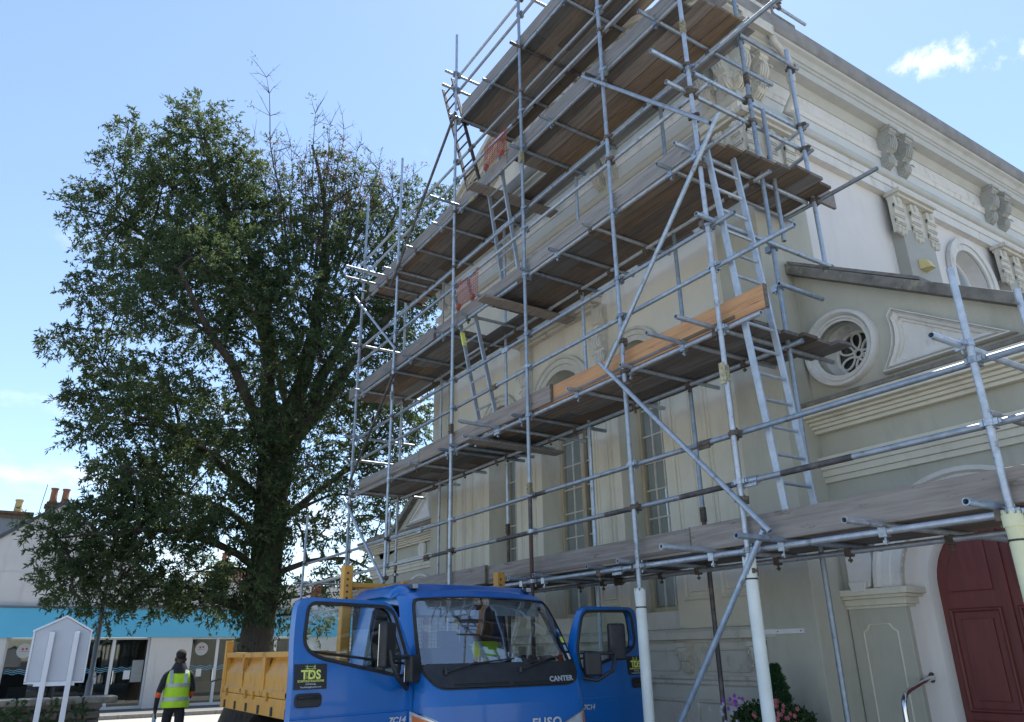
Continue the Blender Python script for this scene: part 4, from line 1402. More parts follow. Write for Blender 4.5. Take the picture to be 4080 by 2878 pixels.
# foam sleeves on the lower standards
for x, z, m in ((-5.65, 2.21, 'foam'), (-4.30, 2.36, 'foam'), (-2.245, 2.42, 'foam_yellow')):
    mm = MB()
    mm.loops([[(x + r * math.cos(2 * math.pi * i / 16), SYO + r * math.sin(2 * math.pi * i / 16), zz + (0.02 * math.sin(3 * i) if q else 0)) for i in range(16)] for r, zz, q in ((0.05, 0.17, 0), (0.05, 1.0, 0), (0.0505, z - 0.18, 0), (0.046, z - 0.16, 0), (0.05, z - 0.14, 0), (0.056, z, 1), (0.03, z - 0.01, 1))], True, True, True)
    mm.build('foam_sleeve', m, scaf, smooth=True)
    mm = MB()
    mm.loops([[(x + r * math.cos(2 * math.pi * i / 16), SYO + r * math.sin(2 * math.pi * i / 16), zz) for i in range(16)] for r, zz in ((0.046, z - 0.166), (0.0515, z - 0.166), (0.0515, z - 0.154), (0.046, z - 0.154))])
    mm.build('cable_tie', 'black_plastic', scaf)
mm = MB()
mm.loops([[(-2.245 + r * math.cos(2 * math.pi * i / 16), SYO + r * math.sin(2 * math.pi * i / 16), zz) for i in range(16)] for r, zz in ((0.06, 2.34), (0.06, 2.41), (0.058, 2.415))], True, True, True)
mm.build('foam_sleeve', 'foam_yellow', scaf, smooth=True)
# tag boards clipped to the tubes
for x, z in ((-4.30, 3.98), (-7.475, 8.28)):
    MB().box(x - 0.03, x + 0.035, SYO - 0.05, SYO - 0.042, z - 0.10, z + 0.10).build('tag_plate', 'coupler_yellow', scaf)


# ---------------------------------------------------------------- ladders
def ladder(p, q, side, width, label, mat='alu', step=0.25, tape=None):
    p, q, side = Vector(p), Vector(q), Vector(side).normalized()
    t = thing('ladder', tuple(p), label, 'ladder', 'ladders between the scaffold lifts')
    d = (q - p)
    L = d.length
    d.normalize()
    n = d.cross(side).normalized()
    for s_ in (0, 1):
        o = p + side * (width * s_)
        MB().obox(o + d * (L / 2), d * (L / 2), side * 0.014, n * 0.032).build('stile', mat, t, bevel=0.006)
    k = 0.16
    while k < L - 0.1:
        MB().tube(p + d * k + side * 0.012, p + d * k + side * (width - 0.012), 0.0155, 8, hollow=False).build('rung', mat, t, smooth=True)
        k += step
    if tape:
        MB().obox(p + d * tape, d * 0.13, side * 0.0155, n * 0.0335).build('tape', 'letter_lime', t)
    return t


ladder((-3.97, 5.25, 2.545), (-4.27, 5.19, 6.46), (0, 1, 0), 0.40, 'long aluminium ladder leaning at the open right end of the scaffold, above the lowest deck')
ladder((-8.30, 5.30, 6.52), (-8.86, 5.30, 9.10), (1, 0, 0), 0.43, 'aluminium ladder from the third deck up through the hatch of the fourth')
ladder((-8.90, 5.27, 4.55), (-9.78, 5.27, 7.2), (1, 0, 0), 0.45, 'aluminium ladder with yellow tape rising from the second deck', tape=1.75)
ladder((-9.27, 5.30, 8.58), (-10.38, 5.30, 11.72), (1, 0, 0), 0.36, 'ladder at the left end of the topmost deck, dark against the sky', 'galv_dark')  # dark material paints in the silhouette against the bright sky


# ---------------------------------------------------------------- orange edge guards
def net_guard(x0, x1, z0, z1, y, label, bend=0.03):
    t = thing('mesh_guard', ((x0 + x1) / 2, y, z0), label, 'mesh guard', 'orange mesh guards on the toe boards')
    m = MB()
    nx, nz = max(5, int((x1 - x0) / 0.065)), max(5, int((z1 - z0) / 0.042))

    def P(u, v):
        return Vector((x0 + (x1 - x0) * u, y + bend * math.sin(u * 3.1) * v, z0 + (z1 - z0) * v + 0.02 * math.sin(u * 4)))
    for i in range(nx + 1):
        u = i / nx
        m.poly_tube([P(u, v / 4) for v in range(5)], 0.0035, 4)
    for j in range(nz + 1):
        v = j / nz
        m.poly_tube([P(u / 6, v) for u in range(7)], 0.0062, 4)
    m.build('net', 'orange_net', t)
    for u in (0.12, 0.82):
        c = P(u, 0)
        MB().obox(c + Vector((0, -0.02, -0.01)), (0.035, 0, 0.02), (0, 0.03, 0), (-0.005, 0, 0.02)).build('clip', 'orange_net', t)
    return t


net_guard(-8.54, -7.90, 8.72, 9.15, 5.115, 'orange plastic mesh guard hung on the toe board of the fourth deck')
net_guard(-9.38, -8.75, 6.66, 7.12, 5.115, 'orange plastic mesh guard hung on the toe board of the third deck')
net_guard(-15.5, -14.95, 2.66, 2.98, 5.2, 'small rust orange mesh guard on the low end tubes beside the tree')

# ================================================================ truck (faces +X, parallel to the church front)
TC = 3.695                       # centre line
truck = thing('truck', (-8.4, TC, 0.16), 'blue dropside tipper truck with both cab doors open and yellow body', 'truck')


def lerp(a, b, t):
    return a + (b - a) * t


def prof(w):
    """front face of the cab: w 0 (sill of the panel) .. 1 (roof edge) -> x, z, half width"""
    K = [(0.0, -5.73, 0.60, 0.84), (0.30, -5.715, 1.10, 0.85), (0.42, -5.725, 1.28, 0.85), (0.52, -5.755, 1.42, 0.85), (0.62, -5.83, 1.575, 0.845), (0.80, -5.99, 1.86, 0.815), (0.93, -6.13, 2.09, 0.775), (0.97, -6.20, 2.155, 0.76), (1.0, -6.30, 2.205, 0.74)]
    for a, b in zip(K[:-1], K[1:]):
        if w <= b[0]:
            t = (w - a[0]) / (b[0] - a[0])
            return tuple(lerp(a[i], b[i], t) for i in (1, 2, 3))
    return K[-1][1:]


def S(u, w, off=0.0):
    x, z, h = prof(min(1, max(0, w)))
    au = abs(u)
    x -= 0.055 * u * u + 0.17 * max(0, (au - 0.84) / 0.16) ** 2.2
    z -= 0.035 * max(0, w - 0.85) / 0.15 * u * u
    return Vector((x + off, TC + u * h, z))


# openings in (u, w): windscreen and dark cowl panel as one rounded outline
def rounded(pts, r, n=6):
    out = []
    m = len(pts)
    for i in range(m):
        p, a, b = Vector(pts[i]), Vector(pts[i - 1]), Vector(pts[(i + 1) % m])
        d0, d1 = (a - p), (b - p)
        rr = r[i] if isinstance(r, (list, tuple)) else r
        e0, e1 = p + d0.normalized() * min(rr, d0.length * 0.48), p + d1.normalized() * min(rr, d1.length * 0.48)
        for k in range(n + 1):
            t = k / n
            out.append(e0 * (1 - t) ** 2 + p * 2 * t * (1 - t) + e1 * t * t)
    return out


def resample(l, n):
    l = [Vector(p) for p in l]
    seg = [(l[(i + 1) % len(l)] - l[i]).length for i in range(len(l))]
    T = sum(seg)
    out, i, acc = [], 0, 0.0
    for k in range(n):
        t = T * k / n
        while acc + seg[i] < t:
            acc += seg[i]
            i += 1
        f = (t - acc) / seg[i] if seg[i] else 0
        out.append(l[i].lerp(l[(i + 1) % len(l)], f))
    return out


WS = [(-0.905, 0.620), (0.905, 0.620), (0.905, 0.955), (-0.905, 0.955)]
HOLE = rounded([(-0.80, 0.505), (0.80, 0.505), (0.935, 0.60), (0.925, 0.965), (-0.925, 0.965), (-0.935, 0.60)], [0.12, 0.12, 0.05, 0.05, 0.05, 0.05], 6)
NR = 120
HOLE = resample(HOLE, NR)
OUT_ = []
for p in HOLE:                     # project the hole outline to the border of the face
    c = Vector((0, 0.735))
    d = p - c
    t = min((1.0 / abs(d.x)) if d.x else 9, ((1.0 - c.y) / d.y) if d.y > 0 else (((0.42 - c.y) / d.y) if d.y < 0 else 9))
    OUT_.append(c + d * t)
m = MB()
ls = []
for k in range(7):
    t = k / 6
    ls.append([S(*HOLE[i].lerp(OUT_[i], t)) for i in range(NR)])
m.loops(ls)
m.grid(41, 14, lambda u, v: S(-1 + 2 * u, 0.42 * v))
cab = m.build('cab_front', 'truck_blue', truck, smooth=True)
m = MB()
m.loops([[S(*HOLE[i], 0.001) for i in range(NR)], [S(*HOLE[i], 0.010) for i in range(NR)], [S(*(HOLE[i].lerp(Vector((0, 0.735)), 0.025)), 0.010) for i in range(NR)], [S(*(HOLE[i].lerp(Vector((0, 0.735)), 0.03)), -0.02) for i in range(NR)]])
m.build('windscreen_seal', 'rubber', truck, smooth=True)
m = MB()                           # cowl
cowl = [p for p in resample(rounded([(-0.785, 0.515), (0.785, 0.515), (0.915, 0.60), (0.905, 0.632), (-0.905, 0.632), (-0.915, 0.60)], [0.11, 0.11, 0.03, 0.02, 0.02, 0.03], 6), 80)]
m.loops([[S(*(p.lerp(Vector((p.x * 0.6, 0.575)), t)), 0.004) for p in cowl] for t in (0, 0.3, 0.6, 0.9, 0.99)], True, False, True)
cw = m.build('cowl_panel', 'black_plastic', truck, smooth=True)
m = MB()
for a, b in ((-0.62, -0.02), (0.03, 0.66)):
    for w in (0.527, 0.534):
        m.poly_tube([S(lerp(a, b, i / 8), w, 0.007) for i in range(9)], 0.0035, 5)
m.build('vent', 'rubber', cw)
m = MB()
m.grid(25, 13, lambda u, v: S((-1 + 2 * u) * 0.902, lerp(0.628, 0.945, v), -0.004))
m.build('windscreen', 'screen_glass', truck, smooth=True, fix=False)
text_mesh('CANTER', 0.062, 'letter_silver', 'lettering', S(0.47, 0.528, 0.012), (S(0.75, 0.53) - S(0.47, 0.528)), (S(0.6, 0.56) - S(0.6, 0.53)), cw, bold=0.002, shear=0.15, spacing=1.08, xs=1.05)
text_mesh('FUSO', 0.10, 'letter_silver', 'lettering', S(0.20, 0.292, 0.008), (S(0.5, 0.26) - S(0.2, 0.26)), (0, 0, 1), cab, bold=0.003, spacing=1.1, xs=1.2)
# wipers
m = MB()
for a, b, c, d in (((-0.69, 0.592), (-0.36, 0.635), (-0.40, 0.628), (0.10, 0.650)), ((0.14, 0.592), (0.56, 0.65), (0.30, 0.628), (0.75, 0.66))):
    m.poly_tube([S(*a, 0.03), S(*b, 0.04)], 0.008, 6)
    m.poly_tube([S(lerp(c[0], d[0], i / 6), lerp(c[1], d[1], i / 6), 0.018) for i in range(7)], 0.007, 6)
    m.lathe(tuple(S(*a, 0.015)), [(0.02, -0.02), (0.02, 0.02), (0.01, 0.03)], 8)
m.build('wiper', 'black_plastic', truck)
# windscreen stickers
for u, w, r_, mt in ((0.845, 0.795, 0.022, 'sticker_blue'), (0.868, 0.745, 0.026, 'sticker_lime'), (0.872, 0.70, 0.026, 'sticker_blue'), (0.875, 0.655, 0.026, 'sticker_white')):
    c = S(u, w, -0.012)
    ux = (S(u + 0.02, w) - S(u - 0.02, w)).normalized()
    uz = (S(u, w + 0.02) - S(u, w - 0.02)).normalized()
    mm = MB()
    if mt == 'sticker_blue' and w > 0.75:
        mm.add([c + (ux * math.cos(t) + uz * math.sin(t)) * r_ for t in [2 * math.pi * i / 16 for i in range(16)]], [tuple(range(16))])
    else:
        mm.obox(c, ux * r_, uz * r_ * 1.1, ux.cross(uz) * 0.001)
    mm.build('sticker', mt, truck)
# headlamps
for s_ in (-1, 1):
    def hl(u, v, a=0.60, b=0.995, o=0.007, s_=s_):
        uu = lerp(a, b, u)
        top = 0.405 - 0.10 * ((0.995 - uu) / 0.395) ** 0.8
        return S(s_ * uu, lerp(0.17, top, v), o)
    h = MB().grid(12, 6, hl).build('headlight', 'lamp_lens', truck, smooth=True)
    MB().grid(6, 5, lambda u, v: hl(u, 0.5 + 0.42 * v, 0.86, 0.985, 0.012)).build('indicator', 'amber', h, smooth=True)
    m = MB()
    m.poly_tube([hl(i / 10, 1.0, 0.60, 0.995, 0.008) for i in range(11)], 0.006, 6)
    m.build('headlight_rim', 'chrome', h, smooth=True)

# roof skin
m = MB()


def roof(u, v):
    uu = -1 + 2 * u
    x = lerp(-6.30, -7.36, v)
    p = S(uu, 1.0)
    f = min(1, v * 5)
    h = lerp(0.74, 0.80, f)
    zz = 2.205 + 0.085 * math.sin(min(1, v * 2.6) * math.pi / 2)
    edge = max(0, (abs(uu) - 0.80) / 0.20)
    z = zz - 0.02 * uu * uu - 0.11 * edge ** 2.4
    if v == 0:
        return p
    return Vector((x - (0.055 * uu * uu + 0.17 * max(0, (abs(uu) - 0.84) / 0.16) ** 2.2) * (1 - f), TC + uu * h, lerp(p.z, z, f)))


m.grid(41, 16, roof)
m.build('cab_roof', 'truck_blue', truck, smooth=True)
for u in (-0.78, 0.80):
    p = roof(0.5 + u / 2, 0.12)
    mm = MB().obox(p + Vector((0, 0, 0.018)), (0.055, 0, 0.006), (0, 0.032, 0), (-0.003, 0, 0.022))
    mm.build('marker_lamp', 'black_plastic', truck, bevel=0.01)
    MB().obox(p + Vector((0.03, 0, 0.022)), (0.03, 0, 0.004), (0, 0.027, 0), (-0.002, 0, 0.02)).build('marker_lens', 'cab_pale', truck, bevel=0.008)


# cab sides: frame round the door opening
def side(s_):
    y0 = TC + s_ * 0.835

    def Y(z):
        return y0 - s_ * 0.12 * max(0, (z - 1.45)) / 0.75
    outer = [(-5.90, 0.62), (-5.90, 1.40), (-5.965, 1.57), (-6.13, 1.86), (-6.26, 2.06), (-6.35, 2.13), (-6.6, 2.17), (-7.2, 2.18), (-7.36, 2.14), (-7.37, 1.4), (-7.37, 0.62)]
    inner = [(-5.985, 0.70), (-5.985, 1.42), (-6.05, 1.59), (-6.20, 1.84), (-6.31, 2.02), (-6.39, 2.07), (-6.62, 2.095), (-6.95, 2.095), (-7.02, 2.05), (-7.03, 1.4), (-7.0, 0.70)]
    m = MB()
    m.loops([[(x, Y(z), z) for x, z in outer], [(x, Y(z), z) for x, z in inner], [(x, Y(z) - s_ * 0.05, z) for x, z in inner]])
    m.build('cab_side', 'truck_blue', truck, smooth=True)
    m = MB()
    m.poly_tube([(x, Y(z) - s_ * 0.02, z) for x, z in inner], 0.014, 6, closed=True)
    m.build('door_seal', 'rubber', truck)


side(-1)
side(1)
# bulkhead, floor, dash, seats, wheel
m = MB()
bw = resample(rounded([(3.30, 1.72), (4.10, 1.72), (4.10, 2.02), (3.30, 2.02)], 0.06, 5), 48)
bo = []
for p in bw:
    c = Vector((TC, 1.85))
    d = p - c
    t = min(0.79 / abs(d.x) if d.x else 99, (0.30 / d.y) if d.y > 0 else (1.2 / -d.y if d.y < 0 else 99))
    bo.append(c + d * t)
m.loops([[(-7.34, p.x, p.y) for p in bo], [(-7.34, p.x, p.y) for p in bw], [(-7.38, p.x, p.y) for p in bw], [(-7.38, p.x, p.y) for p in bo]])
m.build('bulkhead', 'cab_trim', truck)
MB().add([(-7.36, p.x, p.y) for p in bw], [tuple(range(48))]).build('rear_window', 'side_glass', truck)
MB().box(-7.36, -5.8, TC - 0.80, TC + 0.80, 0.66, 0.74).build('cab_floor', 'cab_trim', truck)
m = MB()
m.prism([(-5.84, 0.75), (-5.84, 1.50), (-5.95, 1.52), (-6.12, 1.49), (-6.22, 1.38), (-6.18, 1.1), (-6.0, 0.75)], lambda x, z: (x, TC - 0.76, z), lambda x, z: (x, TC + 0.76, z))
m.build('dashboard', 'cab_trim', truck, bevel=0.02)
for y in (TC - 0.42, TC + 0.12, TC + 0.46):
    w = 0.24 if y < TC else 0.19
    m = MB()
    m.obox((-6.72, y, 1.13), (0.25, 0, 0.02), (0, w, 0), (0, 0, 0.07))
    m.obox((-7.02, y, 1.42), (0.05, 0, 0.0), (0, w, 0), (-0.09, 0, 0.30))
    m.obox((-7.11, y, 1.80), (0.035, 0, 0), (0, 0.12, 0), (-0.02, 0, 0.08))
    m.build('seat', 'cab_trim', truck, bevel=0.03, seg=3)
m = MB()
cwh, nrm = Vector((-6.32, TC - 0.42, 1.47)), Vector((-0.45, 0, 0.9)).normalized()
a_ = Vector((0, 1, 0))
b_ = nrm.cross(a_)
m.poly_tube([cwh + (a_ * math.cos(t) + b_ * math.sin(t)) * 0.21 for t in [2 * math.pi * i / 24 for i in range(24)]], 0.014, 7, closed=True)
for t in (0.3, 2.84, 4.71):
    m.poly_tube([cwh - nrm * 0.05, cwh + (a_ * math.cos(t) + b_ * math.sin(t)) * 0.2], 0.014, 6)
m.poly_tube([cwh - nrm * 0.03, cwh - nrm * 0.4], 0.03, 8)
m.build('steering_wheel', 'black_plastic', truck, smooth=True)
for y0, y1 in ((3.07, 3.64), (3.80, 4.34)):
    MB().grid(9, 4, lambda u, v, y0=y0, y1=y1: (-6.20 - 0.02 - 0.08 * v - 0.05 * ((lerp(y0, y1, u) - TC) / 0.7) ** 2, lerp(y0, y1, u), 1.985 + 0.145 * v)).build('sun_visor', 'cab_pale', truck)
m = MB()
m.obox((-6.18, TC, 1.99), (0.012, 0, 0), (0, 0.10, 0), (0, 0, 0.035))
m.tube((-6.2, TC, 2.02), (-6.26, TC, 2.14), 0.008, 6, hollow=False)
m.build('rear_mirror', 'black_plastic', truck)
m = MB()
for i in range(9):
    c = Vector((-6.08 + random.uniform(-0.06, 0.05), lerp(4.05, 4.36, i / 8), 1.54 + random.uniform(0, 0.05)))
    m.blob(c, 0.07, 7, 5, (1, 1.1, 0.9))
m.build('dash_clutter', 'cloth_black', truck, smooth=True)
MB().obox((-6.02, 4.40, 1.60), (0.03, 0, 0), (0, 0.03, 0), (0.01, 0, 0.06)).build('dash_rag', 'hivis_orange', truck, bevel=0.02)
MB().obox((-6.0, 3.60, 1.515), (0.14, 0, 0.0), (0, 0.22, 0), (0, 0, 0.003)).build('dash_papers', 'paper', truck)


# ---------------------------------------------------------------- open doors
def door(s_, hinge, end, label):
    A, B = Vector((*hinge, 0)), Vector((*end, 0))
    e = (B - A).normalized()
    n = Vector((e.y, -e.x, 0))
    if n.x < 0:
        n = -n                     # outer skin faces the way the truck points

    def P(s, z, o=0.0):
        bulge = 0.035 * math.sin(max(0, min(1, (z - 0.75) / 1.0)) * math.pi)
        tum = -0.05 * max(0, z - 1.6)
        return A + e * s + n * (o + bulge + tum) + Vector((0, 0, z))
    out = rounded([(-0.06, 0.72), (-0.075, 1.60), (0.0, 1.80), (0.14, 2.075), (0.995, 2.085), (1.01, 1.9), (1.03, 0.72)], [0.05, 0.1, 0.1, 0.12, 0.11, 0.1, 0.08], 5)
    win = rounded([(0.03, 1.50), (0.0, 1.66), (0.14, 2.03), (0.905, 2.045), (0.935, 1.73), (0.80, 1.655)], [0.05, 0.08, 0.10, 0.07, 0.10, 0.08], 5)
    out, win = resample(out, 90), resample(win, 90)
    # start both loops at matching angles
    c = Vector((0.47, 1.80))

    def byang(l):
        return sorted(l, key=lambda p: math.atan2((p - c).y, (p - c).x))
    W = byang(win)
    O = []
    oc = out + out[:1]
    for p in W:
        d = (p - c).normalized()
        best = None
        for a, b in zip(oc[:-1], oc[1:]):
            den = d.x * (b - a).y - d.y * (b - a).x
            if abs(den) < 1e-9:
                continue
            t = ((a - c).x * (b - a).y - (a - c).y * (b - a).x) / den
            q = ((a - c).x * d.y - (a - c).y * d.x) / den
            if t > 0 and -1e-6 <= q <= 1 + 1e-6:
                best = c + d * t if best is None or t > (best - c).length else best
        O.append(best or p)
    m = MB()
    rings = [[P(*W[i].lerp(O[i], k / 5)) for i in range(90)] for k in range(6)]
    rings.insert(0, [P(*p, -0.06) for p in W])
    rings.append([P(*p, -0.07) for p in O])
    m.loops(rings)
    dr_ = m.build('door', 'truck_blue', truck, smooth=True)
    m = MB()
    m.loops([[P(*p, -0.072) for p in O], [P(*p, -0.072) for p in W]])
    m.build('door_lining', 'cab_trim', dr_)
    m = MB()
    m.poly_tube([P(*p, 0.003) for p in W], 0.014, 6, closed=True)
    m.build('window_rubber', 'rubber', dr_)
    m = MB()
    m.add([P(*p, -0.03) for p in W], [tuple(range(90))])
    m.build('window', 'side_glass', dr_)
    m = MB()
    m.poly_tube([P(0.02, 1.60, -0.02), P(0.86, 1.70, -0.02)], 0.01, 5)
    m.build('window_bar', 'black_plastic', dr_)
    # handle recess and pull
    m = MB()
    hp = rounded([(0.775, 1.325), (0.995, 1.325), (0.995, 1.42), (0.775, 1.42)], 0.04, 4)
    m.loops([[P(p.x, p.y, 0.006) for p in hp], [P(0.885 + (p.x - 0.885) * 0.9, 1.372 + (p.y - 1.372) * 0.85, 0.008) for p in hp], [P(0.885 + (p.x - 0.885) * 0.8, 1.372 + (p.y - 1.372) * 0.7, -0.01) for p in hp]], True, True, True)
    hd = m.build('handle', 'black_plastic', dr_, smooth=True)
    m = MB()
    m.poly_tube([P(0.80, 1.39, 0.012), P(0.87, 1.395, 0.022), P(0.97, 1.39, 0.012)], 0.012, 6)
    m.build('pull', 'rubber', hd)
    # sign plate
    rd = -e if s_ < 0 else e       # reading direction seen from the front
    m = MB()
    sp = [(0.74, 1.445), (1.005, 1.445), (1.005, 1.615), (0.74, 1.615)]
    m.loops([[P(p, q, 0.004) for p, q in sp], [P(p, q, 0.007) for p, q in sp]], True, True, True)
    sg = m.build('sign_plate', 'decal_black', dr_)
    up_ = (P(0.87, 1.62) - P(0.87, 1.44)).normalized()
    mid = 0.872

    def tx(t, size, mt, z, b=0.0, xs_=1.0):
        text_mesh(t, size, mt, 'lettering', P(mid, z, 0.0085), rd, up_, sg, align='CENTER', bold=b, xs=xs_, ext=0.0005)
    tx('TDS', 0.085, 'letter_lime', 1.515, 0.0025, 1.05)
    tx('SCAFFOLD SOLUTIONS', 0.0205, 'letter_lime', 1.494, 0.0004)
    tx('07797924466', 0.0155, 'letter_white', 1.474)
    tx('Tdscaffolding@myyahoo.com', 0.0145, 'letter_white', 1.456)
    m = MB()
    for a, b in (((-0.05, 1.60), (0.035, 1.60)), ((-0.035, 1.515), (-0.035, 1.61)), ((0.03, 1.515), (0.03, 1.61)), ((-0.035, 1.52), (0.03, 1.60)), ((0.03, 1.52), (-0.035, 1.60)), ((-0.05, 1.585), (0.04, 1.585))):
        m.poly_tube([P(mid, 0, 0.009) + rd * a[0] + up_ * a[1] - Vector((0, 0, 0)), P(mid, 0, 0.009) + rd * b[0] + up_ * b[1]], 0.0016, 4)
    z_fix = P(mid, 1.5, 0.009) - (P(mid, 0, 0.009) + up_ * 1.5)
    m.v = [tuple(Vector(v) + z_fix) for v in m.v]
    m.build('emblem', 'letter_lime', sg)
    text_mesh('7C14', 0.058, 'letter_silver', 'lettering', P(0.10, 1.175, 0.006), rd, (0, 0, 1), dr_, align='CENTER', bold=0.002, shear=0.2, xs=1.25)
    # crease along the door
    m = MB()
    m.poly_tube([P(lerp(-0.05, 1.02, i / 8), 1.262 - 0.006 * i / 8, -0.006) for i in range(9)], 0.012, 6)
    m.build('swage_line', 'truck_blue', dr_, smooth=True)
    return dr_, P, n, e


D1 = door(-1, (-5.98, 2.83), (-5.78, 1.84), '')
D2 = door(1, (-5.98, 4.56), (-6.2, 5.54), '')


# mirrors on their tubular arms
def mirrors(D, s_, big, small, label):
    dr_, P, n, e = D
    m = MB()
    off = 0.20
    m.poly_tube([P(0.02, 1.44, 0.02), P(0.10, 1.42, 0.12), P(0.24, 1.50, off), P(0.30, 1.62, off), P(0.31, 1.70, off)], 0.018, 7)
    m.poly_tube([P(0.02, 1.66, 0.02), P(0.12, 1.65, off * 0.8), P(0.30, 1.645, off)], 0.017, 7)
    arm = m.build('mirror_arm', 'black_plastic', dr_, smooth=True)
    for (sc_, zc_, w_, h_, o_) in (big, small):
        c = P(sc_, zc_, o_)
        ax = (e * 0.9 + n * (0.44 if s_ < 0 else 0.5)).normalized()
        nn = Vector((ax.y, -ax.x, 0))
        mm = MB()
        mm.obox(c, ax * w_, Vector((0, 0, h_)), nn * 0.035)
        mi = mm.build('mirror', 'black_plastic', dr_, bevel=0.022, seg=3)
        if nn.x > 0:
            nn = -nn
        MB().obox(c + nn * 0.036, ax * (w_ * 0.86), Vector((0, 0, h_ * 0.92)), nn * 0.002).build('mirror_glass', 'chrome', mi)


mirrors(D1, -1, (0.30, 1.74, 0.085, 0.165, 0.16), (0.02, 1.56, 0.085, 0.105, 0.10), '')
mirrors(D2, 1, (0.42, 1.75, 0.085, 0.165, 0.16), (0.08, 1.56, 0.085, 0.105, 0.10), '')

# ---------------------------------------------------------------- body behind the cab
BY0, BY1 = 2.72, 4.67
BX0, BX1 = -11.35, -7.62
MB().box(BX0, BX1, BY0, BY1, 1.17, 1.215).build('bed_floor', 'truck_yellow', truck)
for y, s_ in ((BY0, -1), (BY1, 1)):
    # two drop sides a truck side, each with rails, a folded sheet and posts
    for a, b in ((BX0 + 0.06, -9.53), (-9.47, BX1 - 0.05)):
        m = MB()
        o = lambda d_: y + s_ * d_
        pr = [(-0.03, 1.24), (0.04, 1.24), (0.04, 1.30), (0.02, 1.325), (0.02, 1.475), (-0.055, 1.635), (-0.055, 1.65), (0.04, 1.655), (0.04, 1.715), (-0.075, 1.715), (-0.075, 1.60), (-0.03, 1.47)]
        m.prism(pr, lambda d_, z, a=a: (a, o(d_), z), lambda d_, z, b=b: (b, o(d_), z))
        sd = m.build('side_board', 'truck_yellow', truck, bevel=0.006)
        for x in (a, (a + b) / 2, b):
            MB().box(x - 0.028, x + 0.028, min(o(-0.02), o(0.04)), max(o(-0.02), o(0.04)), 1.245, 1.70).build('rib', 'truck_yellow', sd, bevel=0.006)
        for x in (a + 0.25, b - 0.25, (a + b) / 2 + 0.3):
            mm = MB()
            mm.box(x - 0.022, x + 0.022, min(o(0.03), o(0.065)), max(o(0.03), o(0.065)), 1.20, 1.29)
            mm.tube((x - 0.05, o(0.06), 1.225), (x + 0.05, o(0.06), 1.225), 0.014, 7, hollow=False)
            mm.build('hinge', 'truck_yellow', sd)
    m = MB().box(BX0 + 0.0, BX1, min(y, y + s_ * 0.045), max(y, y + s_ * 0.045), 1.05, 1.235)
    rv = m.build('bed_rail', 'truck_yellow', truck, bevel=0.008)
    for k in range(7):
        mm = MB().box(-11.1 + k * 0.52, -11.06 + k * 0.52, min(y + s_ * 0.045, y + s_ * 0.062), max(y + s_ * 0.045, y + s_ * 0.062), 1.06, 1.15)
        mm.build('rope_hook', 'chassis', rv)
    MB().box(BX0 - 0.03, BX0 + 0.055, min(y - s_ * 0.04, y + s_ * 0.05), max(y - s_ * 0.04, y + s_ * 0.05), 1.17, 1.87).build('corner_post', 'truck_yellow', truck, bevel=0.006)
    m = MB()
    m.poly_tube([(BX0 - 0.02, y + s_ * 0.06, 1.40), (BX0 - 0.02, y + s_ * 0.12, 1.38), (BX0 - 0.10, y + s_ * 0.16, 1.36)], 0.012, 6)
    m.build('latch', 'chassis', truck)
m = MB()
m.box(BX0 - 0.05, BX0 - 0.01, BY0 + 0.03, BY1 - 0.03, 1.24, 1.72)
m.build('tailboard', 'truck_yellow', truck, bevel=0.006)
# headboard with mesh
hb = thing  # keep the name short
m = MB()
for y in (2.885, 4.70):
    m.box(-7.60, -7.50, y - 0.048, y + 0.048, 1.20, 2.52)
m.box(-7.58, -7.52, 2.93, 4.66, 2.305, 2.352)
m.box(-7.585, -7.515, 2.93, 4.66, 1.60, 1.66)
m.box(-7.595, -7.505, 3.49, 3.55, 2.353, 2.385)
hbo = m.build('headboard', 'truck_yellow', truck, bevel=0.006)
m = MB()
for i in range(44):
    y = 2.95 + i * 0.0395
    m.tube((-7.55, y, 1.66), (-7.55, y, 2.315), 0.0032, 4, hollow=False)
for i in range(17):
    z = 1.68 + i * 0.0385
    m.tube((-7.545, 2.935, z), (-7.545, 4.655, z), 0.0032, 4, hollow=False)
m.build('mesh', 'truck_yellow', hbo)
m = MB()
for y in (2.885, 4.70):
    for k in range(5):
        m.tube((-7.502, y - 0.01, 2.20 + k * 0.06), (-7.497, y - 0.01, 2.20 + k * 0.06), 0.012, 8, hollow=False)
m.build('hole', 'black_plastic', hbo)
# chassis, mudguard, wheels
m = MB()
for y in (3.25, 4.14):
    m.box(-11.2, -6.0, y - 0.04, y + 0.04, 0.86, 1.05)
for x in (-11.1, -10.3, -9.0, -8.0):
    m.box(x - 0.05, x + 0.05, BY0 + 0.08, BY1 - 0.08, 1.051, 1.169)
m.box(-11.3, -11.2, BY0 + 0.1, BY1 - 0.1, 0.55, 0.70)
m.build('chassis', 'chassis', truck)


def wheel(x, y, s_):
    R = 0.39
    m = MB()
    m.lathe((0, 0, 0), [(R * 0.58, -0.11), (R * 0.9, -0.115), (R * 0.985, -0.085), (R, -0.05), (R, 0.05), (R * 0.985, 0.085), (R * 0.9, 0.115), (R * 0.58, 0.11)], 32)
    m.v = [(x + a, y + c, 0.16 + R + b) for a, b, c in m.v]
    w = m.build('wheel', 'rubber', truck, smooth=True)
    m = MB()
    m.lathe((0, 0, 0), [(R * 0.60, 0.10), (R * 0.60, 0.122), (R * 0.52, 0.118), (R * 0.48, 0.05), (R * 0.22, 0.04), (R * 0.2, 0.09), (R * 0.02, 0.10)], 28)
    m.v = [(x + a, y + s_ * c, 0.16 + R + b) for a, b, c in m.v]
    m.build('rim', 'letter_white', w, smooth=True)


